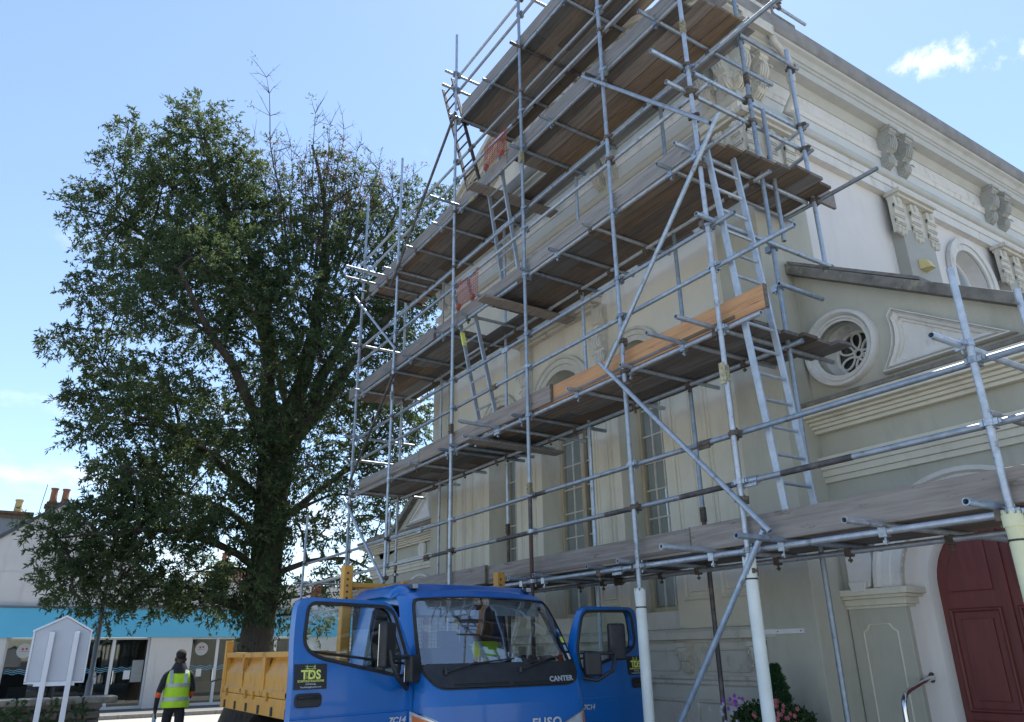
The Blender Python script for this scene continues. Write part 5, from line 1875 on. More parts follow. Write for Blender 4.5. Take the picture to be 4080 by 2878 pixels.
for y, s_ in ((2.93, -1), (4.46, 1)):
    wheel(-9.98, y, s_)
    wheel(-6.45, y - 0.02 * s_, s_)
    m = MB()
    m.grid(12, 2, lambda u, v, y=y: (-9.98 + 0.47 * math.cos(math.pi * (0.1 + 0.8 * u)), y - 0.14 + 0.28 * v, 0.55 + 0.47 * math.sin(math.pi * (0.1 + 0.8 * u))))
    m.build('mudguard', 'rubber', truck, smooth=True)

# ================================================================ people
def skinned(name, verts, edges, radii, mat, parent=None, sub=2, root=0):
    """one continuous body grown over a skeleton"""
    me = bpy.data.meshes.new(name)
    me.from_pydata(verts, edges, [])
    ob = bpy.data.objects.new(name, me)
    col.objects.link(ob)
    sk = ob.modifiers.new('skin', 'SKIN')
    sk.use_smooth_shade = True
    sk.branch_smoothing = 0.6
    for i, v in enumerate(me.skin_vertices[0].data):
        r = radii[i]
        v.radius = r if isinstance(r, tuple) else (r, r)
        v.use_root = (i == root)
    sb_ = ob.modifiers.new('sub', 'SUBSURF')
    sb_.levels = sb_.render_levels = sub
    dg = bpy.context.evaluated_depsgraph_get()
    dg.update()
    m2 = bpy.data.meshes.new_from_object(ob.evaluated_get(dg))
    bpy.data.objects.remove(ob)
    m2.polygons.foreach_set('use_smooth', [True] * len(m2.polygons))
    m2.materials.clear()
    for q in (mat if isinstance(mat, (list, tuple)) else [mat]):
        m2.materials.append(MATS[q])
    o = bpy.data.objects.new(name, m2)
    col.objects.link(o)
    if parent:
        adopt(o, parent)
    return o


def body(base, face, stride, arms, seated=False):
    """vertices (world) of a standing or seated adult; face = yaw the person faces"""
    f = Vector((math.cos(face), math.sin(face), 0))
    l = Vector((-f.y, f.x, 0))
    B = Vector(base)

    def W(fw_, lf, z):
        return B + f * fw_ + l * lf + Vector((0, 0, z))
    V, E, R = [], [], []

    def add(p, r, par=None):
        V.append(tuple(p))
        R.append(r)
        if par is not None:
            E.append((par, len(V) - 1))
        return len(V) - 1
    hz = 0.93
    pel = add(W(0, 0, hz), (0.135, 0.165))
    wst = add(W(0.0, 0, hz + 0.16), (0.115, 0.145), pel)
    ch = add(W(0.0, 0, hz + 0.36), (0.125, 0.165), wst)
    ush = add(W(-0.01, 0, hz + 0.49), (0.095, 0.14), ch)
    nk = add(W(0.0, 0, hz + 0.575), 0.056, ush)
    hd0 = add(W(0.025, 0, hz + 0.66), (0.085, 0.070), nk)
    hd1 = add(W(0.02, 0, hz + 0.74), (0.098, 0.078), hd0)
    hd2 = add(W(0.0, 0, hz + 0.80), (0.070, 0.060), hd1)
    for s_, sd in ((1, 'l'), (-1, 'r')):
        sh = add(W(-0.01, s_ * 0.185, hz + 0.475), 0.068, ush)
        e, w, h = arms[sd]
        el = add(W(*e), 0.050, sh)
        wr = add(W(*w), 0.036, el)
        ha = add(W(*h), (0.040, 0.026), wr)
        hp = add(W(0, s_ * 0.095, hz - 0.05), 0.098, pel)
        kn, an, to = stride[sd]
        k = add(W(*kn), 0.066, hp)
        a = add(W(*an), 0.046, k)
        t = add(W(*to), (0.045, 0.04), a)
    return V, E, R, W


def paint(o, fn):
    for p in o.data.polygons:
        p.material_index = fn(p.center)


man = thing('person', (-14.45, 2.66, 0.0), 'person in a lime high-visibility vest walking away behind the truck with a bottle', 'person')
fa = math.radians(172)
V, E, R, W = body((-14.45, 2.69, 0.0), fa,
                  {'l': ((0.10, 0.10, 0.50), (-0.02, 0.10, 0.09), (0.13, 0.11, 0.035)), 'r': ((0.02, -0.10, 0.49), (-0.16, -0.10, 0.11), (-0.03, -0.11, 0.04))},
                  {'l': ((-0.07, 0.27, 1.14), (0.02, 0.285, 0.90), (0.05, 0.28, 0.81)), 'r': ((0.02, -0.25, 1.15), (0.17, -0.20, 1.02), (0.24, -0.16, 1.03))})
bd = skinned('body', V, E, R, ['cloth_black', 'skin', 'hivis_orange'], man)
hc, nkz = W(0, 0, 0), 0.93 + 0.60
lh, rh = W(0.05, 0.28, 0.81), W(0.24, -0.16, 1.03)


def man_paint(c):
    if c.z > nkz + 0.02:
        return 1
    if (c - lh).length < 0.085 or (c - rh).length < 0.09:
        return 1
    d = (c - W(0, 0, c.z))
    lat = abs(d.dot(W(0, 1, 0) - W(0, 0, 0)))
    if lat > 0.20 and 1.06 < c.z < 1.13:
        return 2
    return 0


paint(bd, man_paint)


def fingers(o, wrist, hand, spread, mat, parent, curl):
    """five short unequal fingers on a hand"""
    d = (hand - wrist).normalized()
    s_ = spread.normalized()
    n = d.cross(s_)
    m = MB()
    for k, (off, ln) in enumerate(((-0.027, 0.055), (-0.009, 0.068), (0.009, 0.064), (0.026, 0.048))):
        p0 = hand + s_ * off + d * 0.02
        p1 = p0 + d * ln * 0.5 + n * curl * 0.3
        p2 = p1 + d * ln * 0.3 + n * curl * 0.7
        m.poly_tube([p0, p1, p2], 0.009, 6, rads=[0.010, 0.009, 0.007])
    t0 = hand + s_ * -0.034 - d * 0.01
    m.poly_tube([t0, t0 + d * 0.03 + s_ * -0.02 + n * curl * 0.3, t0 + d * 0.055 + s_ * -0.018 + n * curl * 0.6], 0.01, 6, rads=[0.012, 0.010, 0.008])
    m.build('fingers', mat, parent, smooth=True)


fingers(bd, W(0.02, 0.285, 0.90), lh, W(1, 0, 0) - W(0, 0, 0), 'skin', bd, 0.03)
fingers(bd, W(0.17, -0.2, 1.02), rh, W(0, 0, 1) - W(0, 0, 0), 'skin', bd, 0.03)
# hair cap, ears, nose, hood
m = MB()
m.blob(W(-0.012, 0, 0.93 + 0.785), 0.098, 14, 9, (1.0, 0.84, 0.86))
m.build('hair', 'hair', man, smooth=True)
m = MB()
for s_ in (-1, 1):
    m.blob(W(0.0, s_ * 0.083, 0.93 + 0.705), 0.03, 8, 5, (0.7, 0.4, 1.1))
m.blob(W(0.115, 0, 0.93 + 0.70), 0.02, 8, 5, (1, 0.8, 1.3))
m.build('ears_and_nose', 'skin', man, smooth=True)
m = MB()
m.loops([[W(-0.015 + a * math.cos(t), b * math.sin(t), z + 0.025 * math.cos(t)) for t in [2 * math.pi * i / 16 for i in range(16)]] for a, b, z in ((0.12, 0.15, 1.445), (0.115, 0.125, 1.50), (0.10, 0.10, 1.55), (0.09, 0.085, 1.585), (0.07, 0.07, 1.58))], True, True, True)
m.build('hood', 'cloth_black', man, smooth=True)


def vest(W, z0, z1, parent, fr=1.0):
    """sleeveless over-vest with a slightly flared hem, open at neck and arms"""
    def ring(z, a, b, nn=28):
        return [W(a * math.cos(t) * (0.92 if math.cos(t) < 0 else 1) + 0.004 * math.sin(5 * t + z * 20), b * math.sin(t) + 0.004 * math.cos(6 * t + z * 13), z) for t in [2 * math.pi * i / nn for i in range(nn)]]
    H = z1 - z0
    m = MB()
    m.loops([ring(z0 - 0.0, 0.178, 0.218), ring(z0 + 0.01, 0.183, 0.222), ring(z0 + 0.25 * H, 0.166, 0.200), ring(z0 + 0.5 * H, 0.160, 0.200), ring(z0 + 0.72 * H, 0.158, 0.205), ring(z0 + 0.88 * H, 0.142, 0.205), ring(z0 + 0.96 * H, 0.115, 0.185), ring(z1, 0.10, 0.14), ring(z1 + 0.01, 0.085, 0.12)])
    vo = m.build('vest', 'hivis', parent, smooth=True)

    def band(za, zb, e):
        m = MB()
        prof_ = ((z0, 0.183, 0.222), (z0 + 0.25 * H, 0.166, 0.200), (z0 + 0.5 * H, 0.160, 0.200), (z0 + 0.72 * H, 0.158, 0.205), (z0 + 0.88 * H, 0.142, 0.205))

        def ab_(z):
            for p, q in zip(prof_[:-1], prof_[1:]):
                if z <= q[0]:
                    t = max(0, (z - p[0]) / (q[0] - p[0]))
                    return p[1] + (q[1] - p[1]) * t, p[2] + (q[2] - p[2]) * t
            return prof_[-1][1:]
        a, b = ab_(za)
        c, d = ab_(zb)
        m.loops([ring(za, a + e, b + e), ring(zb, c + e, d + e)])
        m.build('reflective_band', 'reflective', vo, smooth=True)
    band(z0 + 0.10, z0 + 0.155, 0.005)
    band(z0 + 0.31, z0 + 0.365, 0.005)
    for s_ in (-1, 1):
        for bk in (-1, 1):
            m = MB()
            m.loops([[W(bk * (0.156 if bk < 0 else 0.168), s_ * 0.085, z0 + 0.365), W(bk * (0.156 if bk < 0 else 0.168), s_ * 0.135, z0 + 0.365)], [W(bk * 0.152, s_ * 0.085, z0 + 0.55 * H + 0.1), W(bk * 0.152, s_ * 0.135, z0 + 0.55 * H + 0.1)],
                     [W(bk * 0.135, s_ * 0.09, z0 + 0.90 * H), W(bk * 0.135, s_ * 0.14, z0 + 0.90 * H)], [W(bk * 0.09, s_ * 0.09, z1 + 0.003), W(bk * 0.09, s_ * 0.135, z1 - 0.002)]], closed=False)
            m.build('reflective_band', 'reflective', vo)
    return vo


vest(W, 0.905, 1.475, man)
bt = thing('water_bottle', tuple(lh + Vector((0, 0, -0.2))), 'small clear blue plastic bottle in the hand of the walking person', 'bottle')
bc = lh + (W(0.06, 0, -0.19) - W(0, 0, 0))
m = MB()
m.lathe(tuple(bc), [(0.028, 0), (0.032, 0.01), (0.032, 0.13), (0.026, 0.16), (0.012, 0.185), (0.012, 0.20)], 14)
m.build('bottle', 'bottle', bt, smooth=True)
m = MB()
m.lathe(tuple(bc + Vector((0, 0, 0.2005))), [(0.015, 0), (0.015, 0.02), (0.012, 0.022)], 12)
m.build('cap', 'plastic_white', bt)

# person sitting in the cab
dv = thing('person', (-6.75, 4.10, 1.20), 'person in a yellow-green vest seated inside the truck cab', 'person')
V, E, R, W2 = body((-6.86, 4.10, 0.29), 0.0,
                   {'l': ((0.42, 0.12, 0.95), (0.50, 0.12, 0.60), (0.62, 0.12, 0.55)), 'r': ((0.42, -0.12, 0.95), (0.50, -0.12, 0.60), (0.62, -0.12, 0.55))},
                   {'l': ((0.10, 0.25, 1.14), (0.30, 0.16, 1.10), (0.37, 0.11, 1.10)), 'r': ((0.12, -0.24, 1.15), (0.32, -0.14, 1.16), (0.39, -0.09, 1.18))})
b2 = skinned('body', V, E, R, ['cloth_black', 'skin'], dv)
paint(b2, lambda c: 1 if c.z > 0.29 + 0.93 + 0.60 or (c - W2(0.37, 0.11, 1.10)).length < 0.085 or (c - W2(0.39, -0.09, 1.18)).length < 0.085 else 0)
vest(W2, 0.98, 1.475, dv)
m = MB()
m.blob(W2(-0.012, 0, 0.93 + 0.79), 0.098, 14, 9, (1.0, 0.84, 0.84))
m.build('hair', 'hair', dv, smooth=True)
m = MB()
m.blob(W2(0.115, 0, 0.93 + 0.70), 0.02, 8, 5, (1, 0.8, 1.3))
for s_ in (-1, 1):
    m.blob(W2(0.0, s_ * 0.083, 0.93 + 0.705), 0.03, 8, 5, (0.7, 0.4, 1.1))
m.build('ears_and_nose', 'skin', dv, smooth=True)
m = MB()
for s_ in (-1, 1):
    m.blob(W2(0.095, s_ * 0.033, 0.93 + 0.725), 0.012, 8, 5)
m.build('eyes', 'cloth_black', dv)
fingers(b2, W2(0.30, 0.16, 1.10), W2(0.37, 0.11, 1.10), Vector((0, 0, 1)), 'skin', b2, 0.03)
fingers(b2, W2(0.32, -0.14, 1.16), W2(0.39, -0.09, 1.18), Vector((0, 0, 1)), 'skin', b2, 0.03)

# ================================================================ street side: shop, houses
SXF = -29.5
shop = thing('shop_building', (SXF - 4, 5, 0.1), 'white rendered shop with a blue fascia and glazed front across the road', 'shop')
m = MB()
m.prism([(-7.0, 3.15), (13.0, 3.15), (13.0, 4.15), (4.3, 4.15), (1.15, 6.50), (-2.0, 4.15), (-7.0, 4.15)], fx(SXF), fx(SXF - 9))
m.box(SXF - 9, SXF, -7.0, -0.55, 0.1, 3.15)
m.box(SXF - 1.0, SXF, -0.55, 0.33, 0.1, 3.15)
m.box(SXF - 1.0, SXF, 4.47, 5.79, 0.1, 3.15)
m.box(SXF - 1.0, SXF, 9.4, 13.0, 0.1, 3.15)
m.build('wall', 'render_white', shop)
m = MB()
m.box(SXF + 0.001, SXF + 0.02, -7, 13, 4.28, 4.31)
m.box(SXF + 0.001, SXF + 0.02, 0.42, 0.45, 3.24, 4.28)
m.build('render_bead', 'render_white', shop)
for a, b in ((1, 1), (-1, -1)):
    m = MB()
    m.prism([(1.15, 6.50), (1.15, 6.62), (1.15 + a * 3.3, 4.15), (1.15 + a * 3.15, 4.09)], fx(SXF + 0.06), fx(SXF - 9))
    m.build('roof', 'slate', shop)
MB().box(SXF + 0.001, SXF + 0.10, -7, 13, 2.30, 3.20).build('fascia', 'fascia_blue', shop, bevel=0.01)
MB().box(SXF + 0.001, SXF + 0.16, -7, 13, 3.205, 3.26).build('fascia_cap', 'fascia_trim', shop)


def shopwin(y0, y1, posts, doors):
    f = MB()
    f.box(SXF - 0.30, SXF - 0.22, y0, y1, 0.10, 0.19)
    f.box(SXF - 0.30, SXF - 0.22, y0, y1, 2.24, 2.30)
    ys = [y0 + 0.03] + posts + [y1 - 0.03]
    for y in ys:
        w = 0.05 if y in posts else 0.03
        f.box(SXF - 0.305, SXF - 0.215, y - w, y + w, 0.191, 2.239)
    wn_ = f.build('shop_window', 'frame_white', shop, bevel=0.006)
    for a, b in zip(ys[:-1], ys[1:]):
        MB().box(SXF - 0.262, SXF - 0.256, a + 0.03, b - 0.03, 0.19, 2.24).build('pane', 'shop_glass', wn_)
    w_ = MB()
    for k in range(3):
        for a, b in zip(ys[:-1], ys[1:]):
            n = max(4, int((b - a) / 0.06))
            pts = [(lerp(a + 0.06, b - 0.06, i / n), 1.36 - 0.055 * k + 0.024 * math.sin(lerp(a, b, i / n) * 2 * math.pi / 0.36)) for i in range(n + 1)]
            w_.loops([[(SXF - 0.254, y, z - 0.008) for y, z in pts], [(SXF - 0.254, y, z + 0.008) for y, z in pts]], closed=False)
    w_.build('wave_stripe', 'wave_blue', wn_)
    MB().box(SXF - 1.7, SXF - 1.65, y0 - 0.3, y1 + 0.3, 0.1, 2.3).build('back_wall', 'cab_trim', wn_)
    MB().box(SXF - 1.64, SXF - 0.31, y0, y1, 0.1, 0.12).build('shop_floor', 'paving', wn_)
    MB().box(SXF - 1.3, SXF - 1.0, y0 + 0.3, y1 - 0.4, 0.121, 0.85).build('counter', 'cab_pale', wn_)
    return wn_


w1 = shopwin(0.33, 4.47, [1.55, 3.38], 1)
w2 = shopwin(5.79, 9.4, [6.70, 8.1, 8.75], 1)


def disc(y, z, r, mat, name, par, x=SXF - 0.25):
    m = MB().add([(x, y + r * math.cos(2 * math.pi * i / 24), z + r * math.sin(2 * math.pi * i / 24)) for i in range(24)], [tuple(range(24))])
    return m.build(name, mat, par)


for y, par in ((0.86, w1), (6.18, w2)):
    disc(y, 1.92, 0.215, 'paper_grey', 'logo_disc', par)
    for dy, dz in ((-0.05, 0.05), (0.05, 0.06)):
        disc(y + dy, 1.92 + dz, 0.035, 'red_print', 'logo_mark', par, SXF - 0.247)
    MB().box(SXF - 0.248, SXF - 0.247, y - 0.13, y + 0.13, 1.90, 1.912).build('logo_mark', 'lead_grey', par)
m = MB().box(SXF - 0.250, SXF - 0.248, 2.83, 2.99, 1.15, 1.24)
pl = m.build('open_sign', 'paper', w1)
text_mesh('OPEN', 0.062, 'lead_grey', 'lettering', (SXF - 0.246, 2.835, 1.175), (0, 1, 0), (0, 0, 1), pl, bold=0.002)
for y, z, a, b, mt in ((2.92, 0.99, 0.10, 0.10, 'paper_grey'), (3.9, 1.14, 0.10, 0.135, 'paper'), (6.17, 1.15, 0.09, 0.125, 'paper'), (4.20, 1.25, 0.17, 0.34, 'cab_pale')):
    MB().box(SXF - 0.25, SXF - 0.248, y - a, y + a, z - b, z + b).build('notice', mt, w1)
for y, par in ((3.47, w1), (6.62, w2)):
    m = MB()
    m.poly_tube([(SXF - 0.2, y, 0.85), (SXF - 0.15, y, 0.87), (SXF - 0.15, y, 1.28), (SXF - 0.2, y, 1.30)], 0.012, 6)
    m.build('door_handle', 'chrome', par)


def chimney(name, x, y, z0, z1, w, d, pots, label, par=None, potmat='clay_pot', mat='brick_red'):
    t = MB()
    t.box(x - d, x + d, y - w, y + w, z0, z1)
    t.box(x - d - 0.05, x + d + 0.05, y - w - 0.05, y + w + 0.05, z1 - 0.18, z1 - 0.09)
    o = t.build('chimney', mat, par)
    for py, h in pots:
        m = MB()
        m.lathe((x, py, z1), [(0.13, 0), (0.14, 0.05), (0.115, 0.10), (0.105, h - 0.06), (0.13, h - 0.05), (0.13, h), (0.09, h), (0.085, h - 0.1)], 14)
        m.build('chimney_pot', potmat, o, smooth=True)
    return o


chimney('c', SXF - 1.6, 1.02, 5.6, 6.80, 0.36, 0.25, ((0.84, 0.52), (1.20, 0.52)), '', shop, 'clay_pot', 'brick_moss')
m = MB()
m.poly_tube([(SXF - 1.1, 0.48, 6.0), (SXF - 1.1, 0.50, 6.5), (SXF - 1.1, 0.58, 7.35)], 0.012, 6)
m.poly_tube([(SXF - 1.1, 0.48, 6.12), (SXF - 1.1, 0.58, 6.05)], 0.012, 6)
m.build('aerial', 'lead_grey', shop)
# house behind on the left: only its roof edge and chimney show
h2 = thing('far_house', (-42, -2.2, 0), 'far slate-hung house with a mossy brown chimney and one buff pot behind the shop', 'house')
MB().box(-46, -40.5, -5.0, 0.62, 0.0, 6.9).build('wall', 'lead_grey', h2)
MB().prism([(-5.2, 6.9), (0.8, 6.9), (-2.2, 8.3)], fx(-40.3), fx(-46)).build('roof', 'slate', h2)
m = MB()
MB().box(-40.38, -39.62, -0.88, 0.40, 5.6, 7.419).build('slate_hung_stack', 'lead_grey', h2)
m.box(-40.4, -39.6, -0.9, 0.42, 7.521, 7.62)
m.box(-40.5, -39.5, -1.0, 0.50, 7.42, 7.5205)
m.box(-40.45, -39.55, -0.95, 0.46, 7.62, 7.72)
ch_ = m.build('chimney', 'brick_moss', h2)
m = MB()
m.lathe((-40.0, -0.18, 7.72), [(0.17, 0), (0.16, 0.1), (0.14, 0.5), (0.17, 0.52), (0.17, 0.58), (0.1, 0.58)], 14)
m.build('chimney_pot', 'clay_buff', ch_, smooth=True)
h3 = thing('brick_house', (-38, 8.8, 0), 'small house with a red tiled roof glimpsed beside the trunk of the oak', 'house')
MB().box(-42, -36, 7.5, 10.1, 0, 4.3).build('wall', 'render_white', h3)
MB().prism([(7.3, 4.3), (10.3, 4.3), (8.8, 5.4)], fx(-35.8), fx(-42)).build('roof', 'brick_red', h3)
chimney('c', -37, 8.2, 4.6, 5.7, 0.3, 0.3, ((8.2, 0.4),), '', h3)

# ================================================================ street things on the left
SGX = -14.0
sg_ = thing('notice_board', (SGX, 0.85, 0.0), 'white roof-topped notice board on two posts seen from behind by the low wall', 'notice board')
m = MB()
y0, y1 = 0.50, 1.235
m.prism([(y0, 1.36), (y1, 1.36), (y1, 2.06), ((y0 + y1) / 2 + 0.01, 2.27), (y0, 2.06)], fx(SGX), fx(SGX - 0.09))
m.build('board', 'sign_grey', sg_, bevel=0.006)
m = MB()
m.box(SGX - 0.10, SGX + 0.015, y0 - 0.022, y0 - 0.001, 1.35, 2.07)
m.box(SGX - 0.10, SGX + 0.015, y1 + 0.001, y1 + 0.022, 1.35, 2.07)
m.box(SGX - 0.10, SGX + 0.015, y0 - 0.022, y1 + 0.022, 1.335, 1.359)
for s_ in (-1, 1):
    yc = (y0 + y1) / 2 + 0.01
    ye = y0 - 0.03 if s_ < 0 else y1 + 0.03
    m.prism([(yc, 2.272), (yc, 2.30), (ye, 2.085), (ye, 2.055)], fx(SGX + 0.03), fx(SGX - 0.12))
m.build('frame', 'sign_white', sg_)
for y in (0.72, 1.05):
    MB().box(SGX + 0.016, SGX + 0.075, y - 0.035, y + 0.035, 0.0, 2.06).build('post', 'sign_white', sg_, bevel=0.006)
MB().box(SGX + 0.014, SGX + 0.04, y0 + 0.1, y1 - 0.1, 1.30, 1.36).build('rail', 'sign_white', sg_)

lp = thing('lamp_post', (-23.2, 2.23, 0), 'plain grey lamp column standing between the low wall and the shop', 'lamp post')
m = MB()
m.lathe((-23.2, 2.23, 0.0), [(0.085, 0), (0.085, 1.1), (0.062, 1.2), (0.05, 6.2)], 14)
m.build('column', 'lamp_post', lp, smooth=True)
m = MB()
m.lathe((-23.2, 2.23, 6.2), [(0.06, 0), (0.13, 0.05), (0.18, 0.40), (0.10, 0.50), (0.02, 0.54)], 12)
m.build('lantern', 'lamp_post', lp)

lw = thing('low_stone_wall', (-15.2, 0.0, 0.0), 'low rubble wall overgrown with ivy behind the notice board', 'wall')
WX = -15.3
m = MB()
m.box(WX - 0.22, WX + 0.18, -6, 1.66, -0.05, 0.98)
m.build('wall_core', 'mortar', lw)
st_ = MB()
y = -3.2
rows = 0
z = 0.02
while z < 0.96:
    h = random.uniform(0.12, 0.19)
    y = -3.2 + random.uniform(0, 0.1)
    while y < 1.64:
        w = min(random.uniform(0.16, 0.36), 1.68 - y)
        st_.obox((WX + 0.18, y + w / 2, z + h / 2), (0.035 + random.uniform(0, 0.025), 0, 0), (0, w / 2 - 0.012, 0), (0, random.uniform(-.01, .01), h / 2 - 0.012))
        y += w
    z += h
    rows += 1
o = st_.build('rubble_stones', 'rubble', lw, bevel=0.015)
o['kind'] = 'stuff'
y = -3.2
while y < 1.6:
    w = random.uniform(0.4, 0.6)
    MB().obox((WX - 0.02, y + w / 2, 1.035), (0.27, 0, 0), (0, w / 2 - 0.008, 0), (0, 0, 0.055)).build('coping_stone', 'coping', lw, bevel=0.03)
    y += w


# ---------------------------------------------------------------- leaves in bulk
def leaf_cloud(name, mat, P, N, D, L, Wd, parent=None):
    """P points, N normals, D length directions, L lengths, Wd widths -> folded two-quad leaves as one mesh"""
    n = len(P)
    D = D / np.linalg.norm(D, axis=1, keepdims=True)
    S_ = np.cross(D, N)
    S_ /= np.linalg.norm(S_, axis=1, keepdims=True) + 1e-9
    N = np.cross(S_, D)
    L_, W_ = L[:, None], Wd[:, None]
    base = P
    tip = P + D * L_ - N * L_ * 0.12
    mid = P + D * L_ * 0.45
    l = mid + S_ * W_ * 0.5 + N * W_ * 0.18
    r = mid - S_ * W_ * 0.5 + N * W_ * 0.18
    vs_ = np.stack([base, r, tip, l], 1).reshape(-1, 3)
    me = bpy.data.meshes.new(name)
    me.vertices.add(4 * n)
    me.vertices.foreach_set('co', vs_.astype(np.float32).ravel())
    idx = np.arange(4 * n).reshape(n, 4)
    tris = np.concatenate([idx[:, [0, 1, 2]], idx[:, [0, 2, 3]]], 1).reshape(-1)
    me.loops.add(6 * n)
    me.loops.foreach_set('vertex_index', tris.astype(np.int32))
    me.polygons.add(2 * n)
    me.polygons.foreach_set('loop_start', np.arange(0, 6 * n, 3, dtype=np.int32))
    me.polygons.foreach_set('loop_total', np.full(2 * n, 3, dtype=np.int32))
    me.update()
    me.validate()
    me.materials.append(MATS[mat])
    o = bpy.data.objects.new(name, me)
    col.objects.link(o)
    if parent:
        adopt(o, parent)
    return o


def rand_unit(n):
    v = rng.normal(size=(n, 3))
    return v / np.linalg.norm(v, axis=1, keepdims=True)


n = 5200
P = np.column_stack([WX + 0.22 + rng.normal(0, 0.03, n), rng.uniform(-3, 1.62, n), rng.uniform(0.05, 1.1, n)])
keep = (np.sin(P[:, 1] * 3.1) * 0.35 + np.sin(P[:, 1] * 7.7 + P[:, 2] * 5) * 0.3 + rng.uniform(-0.4, 0.9, n)) > 0.1
P = P[keep]
n = len(P)
Nn = np.column_stack([np.ones(n), np.zeros(n), np.zeros(n)]) + rand_unit(n) * 0.6
o = leaf_cloud('ivy', 'leaf_ivy', P, Nn, rand_unit(n) * 0.6 + np.array([0, 0, -1.0]), rng.uniform(0.05, 0.09, n), rng.uniform(0.05, 0.08, n), lw)
o['kind'] = 'stuff'

# ---------------------------------------------------------------- planter with conifer and flowers
pt = thing('planter', (-5.0, 6.12, 0.16), 'dark round tub below the church corner pier', 'planter')
m = MB()
m.lathe((-5.02, 6.12, 0.16), [(0.20, 0), (0.22, 0.02), (0.29, 0.72), (0.31, 0.74), (0.31, 0.82), (0.27, 0.82), (0.25, 0.76)], 24)
m.build('tub', 'tub', pt, smooth=True)
MB().lathe((-5.02, 6.12, 0.86), [(0.26, 0), (0.255, 0.06), (0.02, 0.08)], 20).build('soil', 'chassis', pt)
cf = thing('conifer', (-5.02, 6.12, 0.94), 'small dark green clipped conifer in the tub', 'shrub')
MB().tube((-5.02, 6.12, 0.9), (-5.02, 6.12, 1.45), 0.014, 7, r2=0.004, hollow=False).build('stem', 'bark', cf)
n = 7000
h = rng.uniform(0, 1, n) ** 1.2
ang = rng.uniform(0, 2 * np.pi, n)
rad_ = (0.135 * (1 - h) ** 0.75 + 0.012) * rng.uniform(0.55, 1.08, n) * (1 + 0.22 * np.sin(h * 40 + 2 * ang))
P = np.column_stack([-5.02 + rad_ * np.cos(ang), 6.12 + rad_ * np.sin(ang), 0.97 + 0.55 * h])
Dd = np.column_stack([np.cos(ang), np.sin(ang), np.full(n, 0.9)]) + rand_unit(n) * 0.5
leaf_cloud('foliage', 'leaf_conifer', P, rand_unit(n), Dd, rng.uniform(0.02, 0.045, n), rng.uniform(0.006, 0.011, n), cf)['kind'] = 'stuff'
fl = thing('flowers', (-5.02, 6.0, 0.94), 'purple, white and pink bedding flowers spilling from the tub', 'flowers')
n = 2600
ang = rng.uniform(0, 2 * np.pi, n)
rr = 0.36 * np.sqrt(rng.uniform(0.05, 1, n))
P = np.column_stack([-5.06 + rr * np.cos(ang) * 1.1, 6.06 + rr * np.sin(ang) * 0.8, 1.16 - 0.9 * rr ** 2 + rng.normal(0, 0.035, n)])
leaf_cloud('leaves', 'leaf_ivy', P, rand_unit(n) + np.array([0, -0.3, 0.8]), rand_unit(n), rng.uniform(0.03, 0.055, n), rng.uniform(0.018, 0.03, n), fl)['kind'] = 'stuff'
for mt, cx_, cz_, k, sp_ in (('petal_purple', -5.30, 1.20, 10, 0.05), ('petal_white', -5.36, 1.09, 22, 0.12), ('petal_pink', -4.78, 1.15, 26, 0.09), ('petal_pink', -4.95, 1.16, 8, 0.05)):
    pts = []
    for i in range(k):
        c = np.array([cx_ + rng.normal(0, sp_), 5.84 + rng.normal(0, 0.05), cz_ + rng.normal(0, sp_ * 0.7)])
        for j in range(5):
            pts.append(c)
    P = np.array(pts)
    n = len(P)
    a5 = np.tile(np.arange(5) * 2 * np.pi / 5, n // 5)
    Dd = np.column_stack([np.cos(a5), np.full(n, -0.25), np.sin(a5)])
    leaf_cloud('petals', mt, P, np.tile(np.array([[0, -1.0, 0.2]]), (n, 1)), Dd, np.full(n, 0.024), np.full(n, 0.02), fl)['kind'] = 'stuff'

# ================================================================ the big evergreen oak beyond the truck
TB = Vector((-21.23, 5.75, 0.0))
LA = Vector((0.26, 0.966, 0))            # across the view
DE = Vector((-0.966, 0.26, 0))           # away from the church front
tree = thing('oak_tree', tuple(TB), 'tall spreading evergreen oak with ivy-clad trunk and bare twigs at the top', 'tree')


def T(lat, z, dep=0.0):
    return TB + LA * lat + DE * dep + Vector((0, 0, z))


BR = MB()
TW = MB()


def limb(pts, r0, r1, mbx=None, n=8, wob=0.10):
    """smooth crooked limb through given points; returns its sampled axis"""
    pts = [Vector(p) for p in pts]
    out = []
    m_ = len(pts)
    for i in range(m_ - 1):
        p0, p1, p2, p3 = pts[max(i - 1, 0)], pts[i], pts[i + 1], pts[min(i + 2, m_ - 1)]
        k = max(2, int((p2 - p1).length / 0.7))
        for j in range(k):
            t = j / k
            q = 0.5 * ((2 * p1) + (p2 - p0) * t + (2 * p0 - 5 * p1 + 4 * p2 - p3) * t * t + (3 * p1 - p0 - 3 * p2 + p3) * t ** 3)
            if out:
                q = q + Vector((random.uniform(-wob, wob), random.uniform(-wob, wob), random.uniform(-wob, wob) * 0.5))
            out.append(q)
    out.append(pts[-1])
    rs = [r0 + (r1 - r0) * (i / (len(out) - 1)) ** 0.8 for i in range(len(out))]
    (mbx or BR).poly_tube(out, r0, n, rads=rs)
    return list(zip(out, rs))


